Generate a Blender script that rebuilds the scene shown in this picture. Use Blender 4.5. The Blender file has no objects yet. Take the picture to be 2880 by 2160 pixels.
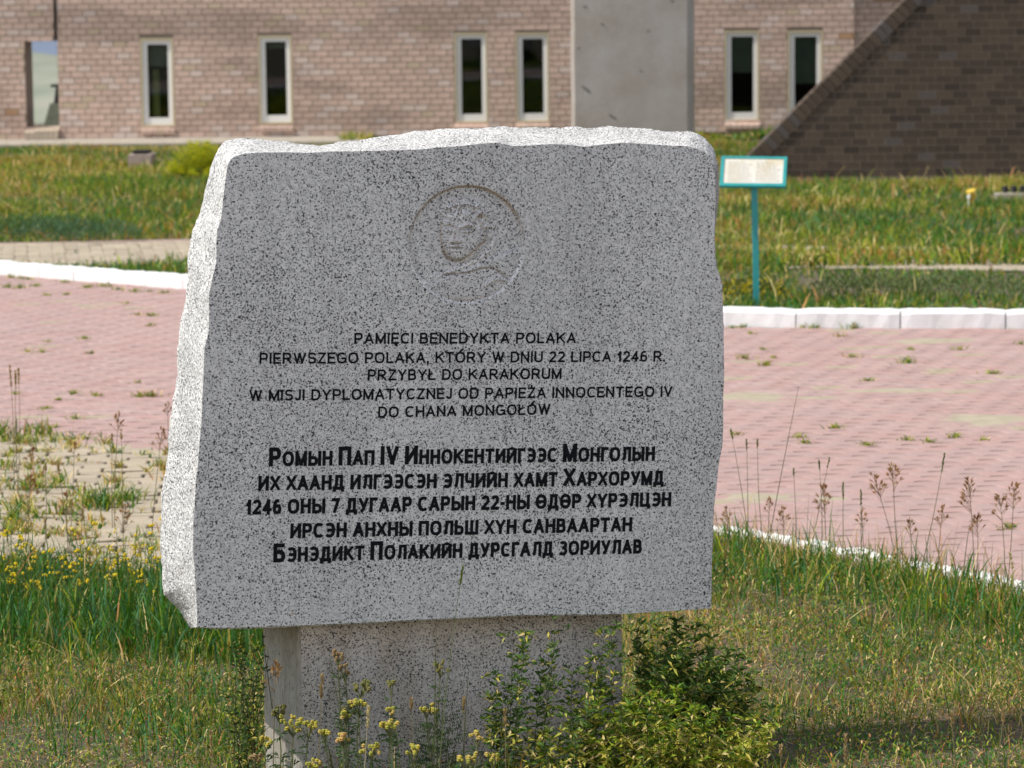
import bpy, math, random
import numpy as np
from mathutils import Vector, Matrix, noise
from mathutils.geometry import tessellate_polygon

random.seed(7)
RNG = np.random.default_rng(11)
scene = bpy.context.scene

# ------------------------------------------------------------------ camera
W, H, F = 2880.0, 2160.0, 9500.0          # photograph size and focal length in its pixels
EYE = Vector((0, 0, 2.4))
PITCH, ROLL = math.atan(1160 / F), 0.0105
_R0, _U0 = Vector((1, 0, 0)), Vector((0, math.sin(PITCH), math.cos(PITCH)))
FWD = Vector((0, math.cos(PITCH), -math.sin(PITCH)))
RGT = _R0 * math.cos(ROLL) - _U0 * math.sin(ROLL)
UPV = _R0 * math.sin(ROLL) + _U0 * math.cos(ROLL)
cam = bpy.data.cameras.new('camera')
cam_o = bpy.data.objects.new('camera', cam)
scene.collection.objects.link(cam_o)
m = Matrix((RGT, UPV, -FWD)).transposed().to_4x4()
m.translation = EYE
cam_o.matrix_world = m
cam.sensor_width = 36
cam.lens = 36 * F / W
cam.clip_start, cam.clip_end = 0.1, 9000
cam.dof.use_dof = True
cam.dof.focus_distance = 9.85
cam.dof.aperture_fstop = 8.0
scene.camera = cam_o

# ------------------------------------------------------------------ light
SUN_A, SUN_E = math.radians(15), math.radians(54)   # azimuth off the left axis towards the camera, elevation
to_sun = Vector((-math.cos(SUN_A) * math.cos(SUN_E), -math.sin(SUN_A) * math.cos(SUN_E), math.sin(SUN_E)))
world = bpy.data.worlds.new('World')
scene.world = world
world.use_nodes = True
wn = world.node_tree
sky = wn.nodes.new('ShaderNodeTexSky')
sky.sky_type = 'NISHITA'
sky.sun_disc = False
sky.sun_elevation = SUN_E
sky.sun_rotation = math.atan2(to_sun.x, to_sun.y)
sky.altitude = 1400
sky.dust_density = 1.4
wn.nodes['Background'].inputs[1].default_value = 0.145
# thin high cloud whitens the blue
hs = wn.nodes.new('ShaderNodeHueSaturation')
hs.inputs['Saturation'].default_value = 0.42
wn.links.new(sky.outputs[0], hs.inputs['Color'])
wn.links.new(hs.outputs[0], wn.nodes['Background'].inputs[0])
sun = bpy.data.lights.new('sun', 'SUN')
sun.energy = 3.6
sun.angle = math.radians(0.53)
sun.color = (1.0, 0.95, 0.87)
sun_o = bpy.data.objects.new('sun', sun)
scene.collection.objects.link(sun_o)
sun_o.rotation_euler = to_sun.to_track_quat('Z', 'Y').to_euler()
vs = scene.view_settings
vs.view_transform = 'Standard'
vs.look = 'None'
vs.exposure = 0.40
vs.gamma = 1
vs.use_curve_mapping = False
scene.cycles.max_bounces = 8
scene.cycles.transparent_max_bounces = 12

# ------------------------------------------------------------------ geometry helpers
def ray(px, py):
    return FWD * F + RGT * (px - W / 2) + UPV * (H / 2 - py)
def on_ground(px, py, z=0.0):
    d = ray(px, py)
    return EYE + d * ((z - EYE.z) / d.z)
def at_y(px, py, y):
    d = ray(px, py)
    return EYE + d * (y / d.y)
def on_plane(px, py, p0, n):
    d = ray(px, py)
    return EYE + d * ((p0 - EYE).dot(n) / d.dot(n))

def base_of(parent):
    v = Vector((0, 0, 0))
    while parent is not None:
        v += parent.location
        parent = parent.parent
    return v
def mk(name, verts, faces, mat, parent=None, cols=None, fmats=None, smooth=False, kind=None, loc=None):
    """one mesh object; verts are world points (or local ones when loc is given)"""
    V = np.asarray(verts, dtype=np.float32).reshape(-1, 3)
    if loc is None:
        V = V - np.array(base_of(parent), dtype=np.float32)
    me = bpy.data.meshes.new(name)
    if isinstance(faces, np.ndarray) and faces.ndim == 2:
        n, k = faces.shape
        me.vertices.add(len(V)); me.vertices.foreach_set('co', V.ravel())
        me.loops.add(n * k); me.loops.foreach_set('vertex_index', faces.astype(np.int32).ravel())
        me.polygons.add(n)
        me.polygons.foreach_set('loop_start', np.arange(0, n * k, k, dtype=np.int32))
        me.polygons.foreach_set('loop_total', np.full(n, k, dtype=np.int32))
        me.update(calc_edges=True)
    else:
        me.from_pydata(V.tolist(), [], faces)
    if cols is not None:
        a = me.color_attributes.new('col', 'FLOAT_COLOR', 'POINT')
        C = np.ones((len(V), 4), dtype=np.float32)
        C[:, :3] = np.asarray(cols, dtype=np.float32)
        a.data.foreach_set('color', C.ravel())
    for mm in (mat if isinstance(mat, (list, tuple)) else [mat]):
        me.materials.append(mm)
    if fmats is not None:
        me.polygons.foreach_set('material_index', np.asarray(fmats, dtype=np.int32))
    if smooth:
        me.polygons.foreach_set('use_smooth', np.ones(len(me.polygons), dtype=bool))
    o = bpy.data.objects.new(name, me)
    scene.collection.objects.link(o)
    if parent is not None:
        o.parent = parent
    if loc is not None:
        o.location = loc
    if kind:
        o['kind'] = kind
    return o
def tag(o, label, cat, group=None):
    o['label'] = label
    o['category'] = cat
    if group: o['group'] = group
    return o
def thing(name, label, cat, loc, group=None):
    o = bpy.data.objects.new(name, None)
    o.empty_display_size = 0.1
    scene.collection.objects.link(o)
    o.location = loc
    return tag(o, label, cat, group)
def inst(name, me, parent, loc, rotz=0.0, scale=None):
    o = bpy.data.objects.new(name, me)
    scene.collection.objects.link(o)
    o.parent = parent
    o.location = Vector(loc) - base_of(parent)
    o.rotation_euler = (0, 0, rotz)
    if scale: o.scale = scale
    return o

class MB:
    """collects simple solids into one mesh"""
    def __init__(s): s.v = []; s.f = []; s.c = []
    def add(s, vs, fs, col=(1, 1, 1)):
        b = len(s.v)
        s.v += [tuple(p) for p in vs]
        s.f += [tuple(b + i for i in f) for f in fs]
        s.c += [col] * len(vs)
    def box(s, x0, x1, y0, y1, z0, z1, col=(1, 1, 1)):
        s.add([(x0, y0, z0), (x1, y0, z0), (x1, y1, z0), (x0, y1, z0), (x0, y0, z1), (x1, y0, z1), (x1, y1, z1), (x0, y1, z1)],
              [(0, 1, 5, 4), (1, 2, 6, 5), (2, 3, 7, 6), (3, 0, 4, 7), (4, 5, 6, 7), (3, 2, 1, 0)], col)
    def tube(s, pts, rads, k=4, col=(1, 1, 1)):
        pts = [Vector(p) for p in pts]
        rings = []
        for i, p in enumerate(pts):
            d = (pts[min(i + 1, len(pts) - 1)] - pts[max(i - 1, 0)])
            d = d.normalized() if d.length > 1e-9 else Vector((0, 0, 1))
            a = d.orthogonal().normalized(); b = d.cross(a)
            r = rads[i] if hasattr(rads, '__len__') else rads
            rings.append([p + (a * math.cos(t) + b * math.sin(t)) * r for t in [2 * math.pi * j / k for j in range(k)]])
        vs = [q for ring in rings for q in ring]
        fs = []
        for i in range(len(rings) - 1):
            for j in range(k):
                fs.append((i * k + j, i * k + (j + 1) % k, (i + 1) * k + (j + 1) % k, (i + 1) * k + j))
        fs.append(tuple(range((len(rings) - 1) * k, len(rings) * k)))
        s.add(vs, fs, col)
    def leaf(s, p, d, L, wd, col, fold=0.25):
        d = Vector(d).normalized()
        a = d.cross(Vector((random.uniform(-1, 1), random.uniform(-1, 1), random.uniform(0.2, 1)))).normalized()
        n = a.cross(d)
        p = Vector(p)
        mid = p + d * L * 0.45 - n * wd * fold
        s.add([p, mid + a * wd * 0.5 + n * wd * fold * 1.6, p + d * L - Vector((0, 0, L * 0.18)), mid - a * wd * 0.5 + n * wd * fold * 1.6, mid],
              [(0, 1, 4), (1, 2, 4), (2, 3, 4), (3, 0, 4)], col)
    def blob(s, p, r, col, sz=1.0):
        p = Vector(p)
        t = random.random() * 6
        vs = [p + Vector((0, 0, r * sz))]
        for zz, rr in ((0.45, 0.85), (-0.45, 0.85)):
            for j in range(5):
                a = t + j * 2 * math.pi / 5 + (0.6 if zz < 0 else 0)
                vs.append(p + Vector((math.cos(a) * rr * r, math.sin(a) * rr * r, zz * r * sz)))
        vs.append(p - Vector((0, 0, r * sz)))
        fs = [(0, 1 + j, 1 + (j + 1) % 5) for j in range(5)]
        fs += [(1 + j, 6 + j, 6 + (j + 1) % 5, 1 + (j + 1) % 5) for j in range(5)]
        fs += [(11, 6 + (j + 1) % 5, 6 + j) for j in range(5)]
        s.add(vs, fs, col)
    def build(s, name, mat, parent=None, smooth=False, kind=None, loc=None):
        return mk(name, s.v, s.f, mat, parent, cols=s.c, smooth=smooth, kind=kind, loc=loc)

# ------------------------------------------------------------------ materials
def new_mat(name):
    mt = bpy.data.materials.new(name)
    mt.use_nodes = True
    return mt, mt.node_tree, mt.node_tree.nodes['Principled BSDF']
def N(nt, typ, **kw):
    n = nt.nodes.new(typ)
    for k, v in kw.items(): setattr(n, k, v)
    return n
def noise_node(nt, scale, detail=3.0, rough=0.55, coord='Object', dist=0.0, scl=None):
    tc = N(nt, 'ShaderNodeTexCoord')
    n = N(nt, 'ShaderNodeTexNoise')
    n.inputs['Scale'].default_value = scale
    n.inputs['Detail'].default_value = detail
    n.inputs['Roughness'].default_value = rough
    n.inputs['Distortion'].default_value = dist
    src = tc.outputs[coord]
    if scl:
        mp = N(nt, 'ShaderNodeMapping'); mp.inputs['Scale'].default_value = scl
        nt.links.new(src, mp.inputs[0]); src = mp.outputs[0]
    nt.links.new(src, n.inputs['Vector'])
    return n
def ramp(nt, src, stops):
    r = N(nt, 'ShaderNodeValToRGB')
    els = r.color_ramp.elements
    while len(els) < len(stops): els.new(0.5)
    for e, (p, c) in zip(els, stops):
        e.position = p
        e.color = (c, c, c, 1) if not hasattr(c, '__len__') else (*c, 1)
    nt.links.new(src, r.inputs[0])
    return r
def mixc(nt, fac, a, b, mode='MIX'):
    mx = N(nt, 'ShaderNodeMix', data_type='RGBA', blend_type=mode)
    for sock, v in ((mx.inputs[0], fac), (mx.inputs[6], a), (mx.inputs[7], b)):
        if isinstance(v, (int, float)): sock.default_value = v
        elif isinstance(v, tuple): sock.default_value = (*v, 1)
        else: nt.links.new(v, sock)
    return mx.outputs[2]
def bump(nt, b, h, strength, dist):
    bp = N(nt, 'ShaderNodeBump')
    bp.inputs['Strength'].default_value = strength
    bp.inputs['Distance'].default_value = dist
    nt.links.new(h, bp.inputs['Height'])
    nt.links.new(bp.outputs[0], b.inputs['Normal'])
def col_mat(name, rough=0.85, var=0.25, scale=30, bscale=None, bdist=0.002, spec=0.3, tint=(1, 1, 1)):
    """colour from the mesh attribute, grain from noise"""
    mt, nt, b = new_mat(name)
    at = N(nt, 'ShaderNodeAttribute', attribute_name='col')
    n = noise_node(nt, scale, 5, 0.6)
    r = ramp(nt, n.outputs[0], [(0.25, 1 - var), (0.75, 1 + 0.0)])
    c = mixc(nt, 1.0, at.outputs[0], r.outputs[0], 'MULTIPLY')
    nt.links.new(c, b.inputs['Base Color'])
    b.inputs['Roughness'].default_value = rough
    b.inputs['Specular IOR Level'].default_value = spec
    if bscale:
        bn = noise_node(nt, bscale, 4, 0.6)
        bump(nt, b, bn.outputs[0], 0.6, bdist)
    return mt
def plant_mat(name, trans=0.35, rough=0.6):
    mt, nt, b = new_mat(name)
    at = N(nt, 'ShaderNodeAttribute', attribute_name='col')
    b.inputs['Roughness'].default_value = rough
    b.inputs['Specular IOR Level'].default_value = 0.25
    nt.links.new(at.outputs[0], b.inputs['Base Color'])
    tr = N(nt, 'ShaderNodeBsdfTranslucent')
    tc = mixc(nt, 1.0, at.outputs[0], (1.35, 1.3, 0.5), 'MULTIPLY')
    nt.links.new(tc, tr.inputs[0])
    mx = N(nt, 'ShaderNodeMixShader')
    mx.inputs[0].default_value = trans
    out = nt.nodes['Material Output']
    nt.links.new(b.outputs[0], mx.inputs[1]); nt.links.new(tr.outputs[0], mx.inputs[2])
    nt.links.new(mx.outputs[0], out.inputs[0])
    return mt
def granite(name, base, speck_lo, speck_hi, rough_stone=False, stain=None, streak=False):
    mt, nt, b = new_mat(name)
    scl = (1, 1, 0.28) if streak else None
    n1 = noise_node(nt, 192, 3.0, 0.60, scl=scl, dist=0.5)
    n2 = noise_node(nt, 75, 2.5, 0.6, scl=scl)
    n3 = noise_node(nt, 2.6, 4, 0.6)
    n4 = noise_node(nt, 460, 2, 0.5)
    g = ramp(nt, n2.outputs[0], [(0.33, tuple(x * 0.74 for x in base)), (0.56, base), (0.8, tuple(min(1, x * 1.12) for x in base))])
    fine = ramp(nt, n4.outputs[0], [(0.3, 0.82), (0.65, 1.06)])
    c = mixc(nt, 1.0, g.outputs[0], fine.outputs[0], 'MULTIPLY')
    # specks drift denser and thinner over the stone
    add = N(nt, 'ShaderNodeMath', operation='MULTIPLY_ADD')
    nt.links.new(n3.outputs[0], add.inputs[0]); add.inputs[1].default_value = 0.12
    nt.links.new(n1.outputs[0], add.inputs[2])
    sp = ramp(nt, add.outputs[0], [(speck_lo - 0.012, 0.0), (speck_hi - 0.012, 1.0)])
    c = mixc(nt, sp.outputs[0], c, (0.035, 0.034, 0.038))
    # faint rain streaks and rusty freckles
    nw = noise_node(nt, 7, 4, 0.6, scl=(1, 1, 0.12)); rw = ramp(nt, nw.outputs[0], [(0.35, 0.90), (0.6, 1.03)])
    c = mixc(nt, 1.0, c, rw.outputs[0], 'MULTIPLY')
    nr = noise_node(nt, 32, 2, 0.5); rr0 = ramp(nt, nr.outputs[0], [(0.74, 0.0), (0.78, 0.45)])
    c = mixc(nt, rr0.outputs[0], c, (0.30, 0.17, 0.09))
    if stain:
        ns = noise_node(nt, 9, 5, 0.65, scl=(1, 1, 0.5))
        rs = ramp(nt, ns.outputs[0], [(stain[0], 0.0), (stain[1], stain[2])])
        c = mixc(nt, rs.outputs[0], c, stain[3], 'MULTIPLY')
    at = N(nt, 'ShaderNodeAttribute', attribute_name='col')
    c = mixc(nt, 1.0, c, at.outputs[0], 'MULTIPLY')
    nt.links.new(c, b.inputs['Base Color'])
    b.inputs['Roughness'].default_value = 0.8 if rough_stone else 0.62
    b.inputs['Specular IOR Level'].default_value = 0.35
    if rough_stone:
        bn = noise_node(nt, 160, 4, 0.7)
        bump(nt, b, bn.outputs[0], 0.55, 0.003)
    return mt

M_FACE = granite('granite_sawn', (0.80, 0.765, 0.745), 0.624, 0.656)
M_ROUGH = granite('granite_broken', (0.75, 0.74, 0.72), 0.598, 0.645, rough_stone=True)
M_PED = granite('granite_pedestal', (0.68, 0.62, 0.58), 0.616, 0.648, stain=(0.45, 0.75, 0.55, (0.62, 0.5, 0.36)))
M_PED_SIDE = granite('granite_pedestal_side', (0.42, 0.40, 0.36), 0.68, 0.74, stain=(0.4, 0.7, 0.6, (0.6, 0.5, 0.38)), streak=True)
M_INK, nt, b = new_mat('black_letter_paint')
b.inputs['Roughness'].default_value = 0.85
b.inputs['Specular IOR Level'].default_value = 0.15
ink = noise_node(nt, 120, 3)
r = ramp(nt, ink.outputs[0], [(0.3, (0.004, 0.004, 0.006)), (0.75, (0.016, 0.016, 0.02))])
nt.links.new(r.outputs[0], b.inputs['Base Color'])

M_BRICK = col_mat('facing_brick', 0.85, 0.22, 22, 90, 0.003)
M_DARKBRICK = col_mat('dark_brick', 0.8, 0.35, 14, 90, 0.003)
M_MORTAR = col_mat('mortar', 0.95, 0.3, 25)
M_PAVER = col_mat('paver', 0.9, 0.16, 9, 120, 0.002)
M_PLANT = plant_mat('grass_blades', 0.28)
M_LEAF = plant_mat('shrub_leaves', 0.25, 0.5)
M_WOODY = col_mat('stems', 0.8, 0.2, 60)

def facade_shadow_streaks(mt):
    """shadow streaks painted into the facing brick colour, large soft patches that run across many courses"""
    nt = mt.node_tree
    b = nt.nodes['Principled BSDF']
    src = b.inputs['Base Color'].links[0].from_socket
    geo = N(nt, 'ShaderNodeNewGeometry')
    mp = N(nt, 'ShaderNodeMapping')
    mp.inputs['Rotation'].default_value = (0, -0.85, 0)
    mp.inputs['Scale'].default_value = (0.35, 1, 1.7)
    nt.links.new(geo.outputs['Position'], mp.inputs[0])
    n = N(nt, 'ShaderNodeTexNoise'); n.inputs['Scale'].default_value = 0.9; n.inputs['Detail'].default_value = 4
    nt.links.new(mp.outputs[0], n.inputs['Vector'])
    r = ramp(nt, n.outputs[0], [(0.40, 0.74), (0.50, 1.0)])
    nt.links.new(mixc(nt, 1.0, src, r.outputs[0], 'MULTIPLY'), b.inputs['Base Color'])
facade_shadow_streaks(M_BRICK)

M_WHITE, nt, b = new_mat('whitewash')
wn1 = noise_node(nt, 9, 6, 0.65, coord='Object')
r = ramp(nt, wn1.outputs[0], [(0.28, (0.42, 0.39, 0.36)), (0.36, (0.74, 0.73, 0.72)), (0.6, (0.80, 0.80, 0.80))])
nt.links.new(r.outputs[0], b.inputs['Base Color']); b.inputs['Roughness'].default_value = 0.9
bump(nt, b, noise_node(nt, 60, 4).outputs[0], 0.5, 0.004)

M_CONC, nt, b = new_mat('pillar_concrete')
c1 = noise_node(nt, 1.6, 6, 0.6); c2 = noise_node(nt, 45, 4, 0.6)
r1 = ramp(nt, c1.outputs[0], [(0.3, (0.36, 0.31, 0.26)), (0.55, (0.43, 0.39, 0.355)), (0.75, (0.48, 0.45, 0.43))])
r2 = ramp(nt, c2.outputs[0], [(0.3, 0.85), (0.7, 1.05)])
nt.links.new(mixc(nt, 1.0, r1.outputs[0], r2.outputs[0], 'MULTIPLY'), b.inputs['Base Color'])
b.inputs['Roughness'].default_value = 0.9
bump(nt, b, c2.outputs[0], 0.5, 0.01)

def plain(name, col, rough=0.6, var=0.15, scale=20):
    mt, nt, b = new_mat(name)
    n = noise_node(nt, scale, 4)
    r = ramp(nt, n.outputs[0], [(0.3, tuple(x * (1 - var) for x in col)), (0.7, col)])
    nt.links.new(r.outputs[0], b.inputs['Base Color'])
    b.inputs['Roughness'].default_value = rough
    return mt
M_PVC = plain('white_pvc', (0.82, 0.80, 0.77), 0.4, 0.08)
M_JAMB = plain('sand_render', (0.62, 0.52, 0.34), 0.9)
M_DARKROOM = plain('room_inside', (0.05, 0.045, 0.04), 0.9)
M_BLIND = plain('window_blind', (0.36, 0.37, 0.30), 0.8, 0.25, 5)
M_CURTAIN = plain('yellow_curtain', (0.45, 0.42, 0.16), 0.8, 0.3, 8)
M_APRON = plain('apron_concrete', (0.44, 0.39, 0.32), 0.9, 0.3, 8)
M_TURQ = plain('turquoise_paint', (0.03, 0.33, 0.33), 0.4, 0.2, 15)
M_BLACK = plain('black_grate', (0.012, 0.013, 0.013), 0.7)
M_PIT = plain('pit_concrete', (0.42, 0.33, 0.28), 0.9, 0.2, 15)
M_YELLOW = plain('yellow_plastic', (0.75, 0.52, 0.06), 0.4, 0.2, 25)
M_CREAM = plain('white_plastic', (0.78, 0.76, 0.66), 0.5)
M_GLASS, nt, b = new_mat('window_glass')
out = nt.nodes['Material Output']
gl = N(nt, 'ShaderNodeBsdfGlossy'); gl.inputs['Roughness'].default_value = 0.02
gl.inputs[0].default_value = (0.7, 0.74, 0.76, 1)
trn = N(nt, 'ShaderNodeBsdfTransparent'); trn.inputs[0].default_value = (0.72, 0.78, 0.75, 1)
fr = N(nt, 'ShaderNodeFresnel'); fr.inputs[0].default_value = 1.55
mx = N(nt, 'ShaderNodeMixShader')
nt.links.new(fr.outputs[0], mx.inputs[0]); nt.links.new(trn.outputs[0], mx.inputs[1]); nt.links.new(gl.outputs[0], mx.inputs[2])
nt.links.new(mx.outputs[0], out.inputs[0])

# ------------------------------------------------------------------ ground and terrain
def ground_z(x, y):
    if y < 56: return -0.015
    if y < 420: t = (y - 56) / 364; return -0.015 - 26 * (t ** 0.8)
    if y < 900: t = (y - 420) / 480; return -26 + 8.4 * t * t * (3 - 2 * t) - max(-2.5, min(2.5, 0.16 * (x + 125))) * t
    return -17.6 - max(-2.5, min(2.5, 0.16 * (x + 125))) - 30 * min(1, (y - 900) / 500)
M_SOIL, nt, b = new_mat('dry_soil')
g1 = noise_node(nt, 1.3, 6, 0.6); g2 = noise_node(nt, 26, 6, 0.7); g3 = noise_node(nt, 220, 3, 0.7)
r1 = ramp(nt, g1.outputs[0], [(0.35, (0.11, 0.085, 0.055)), (0.55, (0.19, 0.145, 0.095)), (0.75, (0.10, 0.09, 0.045))])
r2 = ramp(nt, g2.outputs[0], [(0.3, 0.45), (0.7, 1.15)])
r3 = ramp(nt, g3.outputs[0], [(0.35, 0.6), (0.7, 1.3)])
nt.links.new(mixc(nt, 1.0, mixc(nt, 1.0, r1.outputs[0], r2.outputs[0], 'MULTIPLY'), r3.outputs[0], 'MULTIPLY'), b.inputs['Base Color'])
b.inputs['Roughness'].default_value = 0.95
bump(nt, b, g2.outputs[0], 0.8, 0.03)
M_STEPPE, nt, b = new_mat('steppe_hillside')
g1 = noise_node(nt, 0.02, 5, 0.6, scl=(1, 0.3, 1))
r1 = ramp(nt, g1.outputs[0], [(0.35, (0.15, 0.175, 0.125)), (0.5, (0.24, 0.255, 0.19)), (0.65, (0.33, 0.31, 0.25))])
nt.links.new(r1.outputs[0], b.inputs['Base Color']); b.inputs['Roughness'].default_value = 1
M_FAR = plain('far_mountain', (0.15, 0.19, 0.27), 1.0, 0.2, 0.004)

ys = sorted(set([-400, -100, -30, 0, 6, 8, 10, 12, 14, 17, 20, 24, 30, 38, 46, 56, 58, 61, 66, 75, 90, 110, 140, 180, 240, 320, 420, 470, 520, 570, 620, 680, 740, 800, 850, 900, 980, 1100, 1400]))
xs = [-2500, -1200, -600, -400, -300, -220, -160, -145, -135, -128, -122, -115, -105, -90, -60, -30, -12, -5, 0, 5, 12, 30, 60, 100, 150, 220, 300, 400, 600, 1200, 2500]
gv = [(x, y, ground_z(x, y)) for y in ys for x in xs]
gf, gm = [], []
for j in range(len(ys) - 1):
    for i in range(len(xs) - 1):
        a = j * len(xs) + i
        gf.append((a, a + 1, a + 1 + len(xs), a + len(xs)))
        gm.append(0 if ys[j] < 56 else 1)
mk('ground', gv, gf, [M_SOIL, M_STEPPE], fmats=gm, kind='structure')
# mountain across the valley, distance haze painted in as blue
hv, hf = [], []
hx = list(range(-3600, 3601, 150))
for k, (y, z) in enumerate(((1400, -45), (2200, -30), (3200, 60))):
    for x in hx:
        hv.append((x, y + 120 * noise.noise(Vector((x * 0.001, y, 0))), z + (70 if k == 2 else 14) * noise.noise(Vector((x * 0.0016, y * 0.01, 3)))))
for k in range(2):
    for i in range(len(hx) - 1):
        a = k * len(hx) + i
        hf.append((a, a + 1, a + 1 + len(hx), a + len(hx)))
mk('hills', hv, hf, M_FAR, kind='structure')

# plaza outline (ground plan, metres)
NEAR = [(-12, 23.0), (-7, 20.2), (-4.5, 18.9), (-2.7, 17.8), (-1.72, 16.9), (-0.4, 15.6), (0.99, 14.28), (1.96, 12.95), (3.2, 11.2), (4.5, 9.0)]
FARK = [(-12, 34.2), (-7, 29.8), (-4.13, 27.3), (-2.48, 25.85), (-1.0, 24.5), (0.3, 23.35), (0.85, 22.98), (1.42, 22.72), (2.0, 22.56), (2.7, 22.46), (3.39, 22.40), (4.6, 22.36), (7, 22.4), (12, 22.8)]
def yline(pl, x):
    for (x0, y0), (x1, y1) in zip(pl, pl[1:]):
        if x <= x1: return y0 + (y1 - y0) * (x - x0) / (x1 - x0)
    return pl[-1][1]
def in_plaza(x, y): return yline(NEAR, x) < y < yline(FARK, x)
def in_beige(x, y):
    yn = yline(NEAR, x)
    return x < -0.9 and 13.75 + 0.15 * math.sin(x * 5) < y <= yn

def sheet(name, pts, z, mat, kind='structure'):
    P = [Vector((x, y, z)) for x, y in pts]
    tris = tessellate_polygon([P])
    return mk(name, P, [tuple(t) for t in tris], mat, kind=kind)
M_SAND = plain('joint_sand', (0.40, 0.29, 0.24), 0.95, 0.3, 12)
plaza = sheet('plaza', NEAR[:9] + [(7, 11.2), (12, 11.2)] + FARK[::-1], -0.0005, M_SAND)

PL, PW, AMP = 0.20, 0.125, 0.017            # wavy paver: length, width, wave
ROT = math.radians(20)
cR, sR = math.cos(ROT), math.sin(ROT)
def paver_mesh(name, L, Wd, amp, col, bev=0.006):
    gap, drop = (0.0025, 0.0022) if amp else (0.006, 0.005)
    n = 8 if amp else 1
    xs_ = [gap + (L - 2 * gap) * i / n for i in range(n + 1)]
    wave = [amp * math.sin(2 * math.pi * x / L) for x in xs_]
    V, Fc = [], []
    for (inset, z) in ((0.0, -0.012), (0.0, -drop), (bev, 0.0)):
        for side in (0, 1):
            for x, w in zip(xs_, wave):
                xx = min(max(x, gap + inset), L - gap - inset)
                V.append((xx - L / 2, (gap + inset if side == 0 else Wd - gap - inset) + w - Wd / 2, z))
    k = n + 1
    def idx(l, s_, i): return l * 2 * k + s_ * k + i
    for l in (0, 1):
        for i in range(n):
            Fc.append((idx(l, 0, i), idx(l, 0, i + 1), idx(l + 1, 0, i + 1), idx(l + 1, 0, i)))
            Fc.append((idx(l, 1, i + 1), idx(l, 1, i), idx(l + 1, 1, i), idx(l + 1, 1, i + 1)))
        Fc.append((idx(l, 0, n), idx(l, 1, n), idx(l + 1, 1, n), idx(l + 1, 0, n)))
        Fc.append((idx(l, 1, 0), idx(l, 0, 0), idx(l + 1, 0, 0), idx(l + 1, 1, 0)))
    for i in range(n):
        Fc.append((idx(2, 0, i), idx(2, 0, i + 1), idx(2, 1, i + 1), idx(2, 1, i)))
    return V, Fc
def pink():
    if random.random() < 0.03: return (0.40, 0.33, 0.24)
    s = random.uniform(0.92, 1.06)
    t = random.uniform(-0.015, 0.015)
    return (0.43 * s, (0.292 + t) * s, (0.268 + t) * s)
def beige():
    s = random.uniform(0.82, 1.1)
    return (0.45 * s, 0.38 * s, 0.285 * s)
def lay(parent, inside, colf, L, Wd, amp, rot, bounds, tilt, stuff_name='paver', zoff=0.0, tint=None):
    c_, s_ = math.cos(rot), math.sin(rot)
    spots = []
    (x0, x1, y0, y1) = bounds
    R = max(x1 - x0, y1 - y0)
    cx, cy = (x0 + x1) / 2, (y0 + y1) / 2
    for j in range(int(-R / Wd), int(R / Wd)):
        for i in range(int(-R / L), int(R / L)):
            u, v = (i + 0.5 * (j % 2)) * L, j * Wd
            x, y = cx + u * c_ - v * s_, cy + u * s_ + v * c_
            if x0 < x < x1 and y0 < y < y1 and inside(x, y):
                if abs(x) > 0.175 * y + 0.5: 
                    if random.random() < 0.0: continue
                spots.append((x, y))
    def seen(x, y):
        px = W / 2 + F * x / (y)
        if not (10 < px < 2870): return False
        return not (520 < px < 2010)
    near = sorted([p for p in spots if seen(*p)], key=lambda p: p[1])[:300]
    chosen = set(near)
    V, Fc = paver_mesh('paver', L, Wd, amp, None)
    variants = []
    for k in range(10):
        me = bpy.data.meshes.new('paver')
        me.from_pydata(V, [], Fc)
        a = me.color_attributes.new('col', 'FLOAT_COLOR', 'POINT')
        c = colf()
        a.data.foreach_set('color', list((*c, 1)) * len(V))
        me.materials.append(M_PAVER)
        variants.append(me)
    for (x, y) in near:
        o = inst('paver', random.choice(variants), parent, (x, y, zoff + 0.004 + random.uniform(-1, 1) * tilt * 0.06), rot)
        o.rotation_euler = (random.gauss(0, tilt), random.gauss(0, tilt * 0.7), rot + random.gauss(0, 0.008))
    Vn = np.array(V); nv = len(V)
    quads = np.array([f for f in Fc])
    rest = [p for p in spots if p not in chosen]
    if not rest: return
    n = len(rest)
    P = np.array(rest)
    ax, ay = RNG.normal(0, tilt, n), RNG.normal(0, tilt * 0.7, n)
    zz = zoff + 0.004 + RNG.uniform(-1, 1, n) * tilt * 0.06
    X = P[:, 0:1] + Vn[None, :, 0] * c_ - Vn[None, :, 1] * s_
    Y = P[:, 1:2] + Vn[None, :, 0] * s_ + Vn[None, :, 1] * c_
    Z = zz[:, None] + Vn[None, :, 2] + Vn[None, :, 1] * ax[:, None] - Vn[None, :, 0] * ay[:, None]
    VV = np.stack([X, Y, Z], 2).reshape(-1, 3)
    FF = (quads[None] + (np.arange(n) * nv)[:, None, None]).reshape(-1, 4)
    CC = np.repeat(np.array([colf() for _ in range(n)]), nv, 0)
    if tint is not None: CC = tint(VV, CC)
    o = mk(stuff_name, VV, FF, M_PAVER, parent, cols=CC, kind='stuff')
def wear(VV, CC):
    return CC
lay(plaza, in_plaza, pink, PL, PW, AMP, ROT, (-7.0, 7.0, 10.5, 30.0), 0.011)
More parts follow.
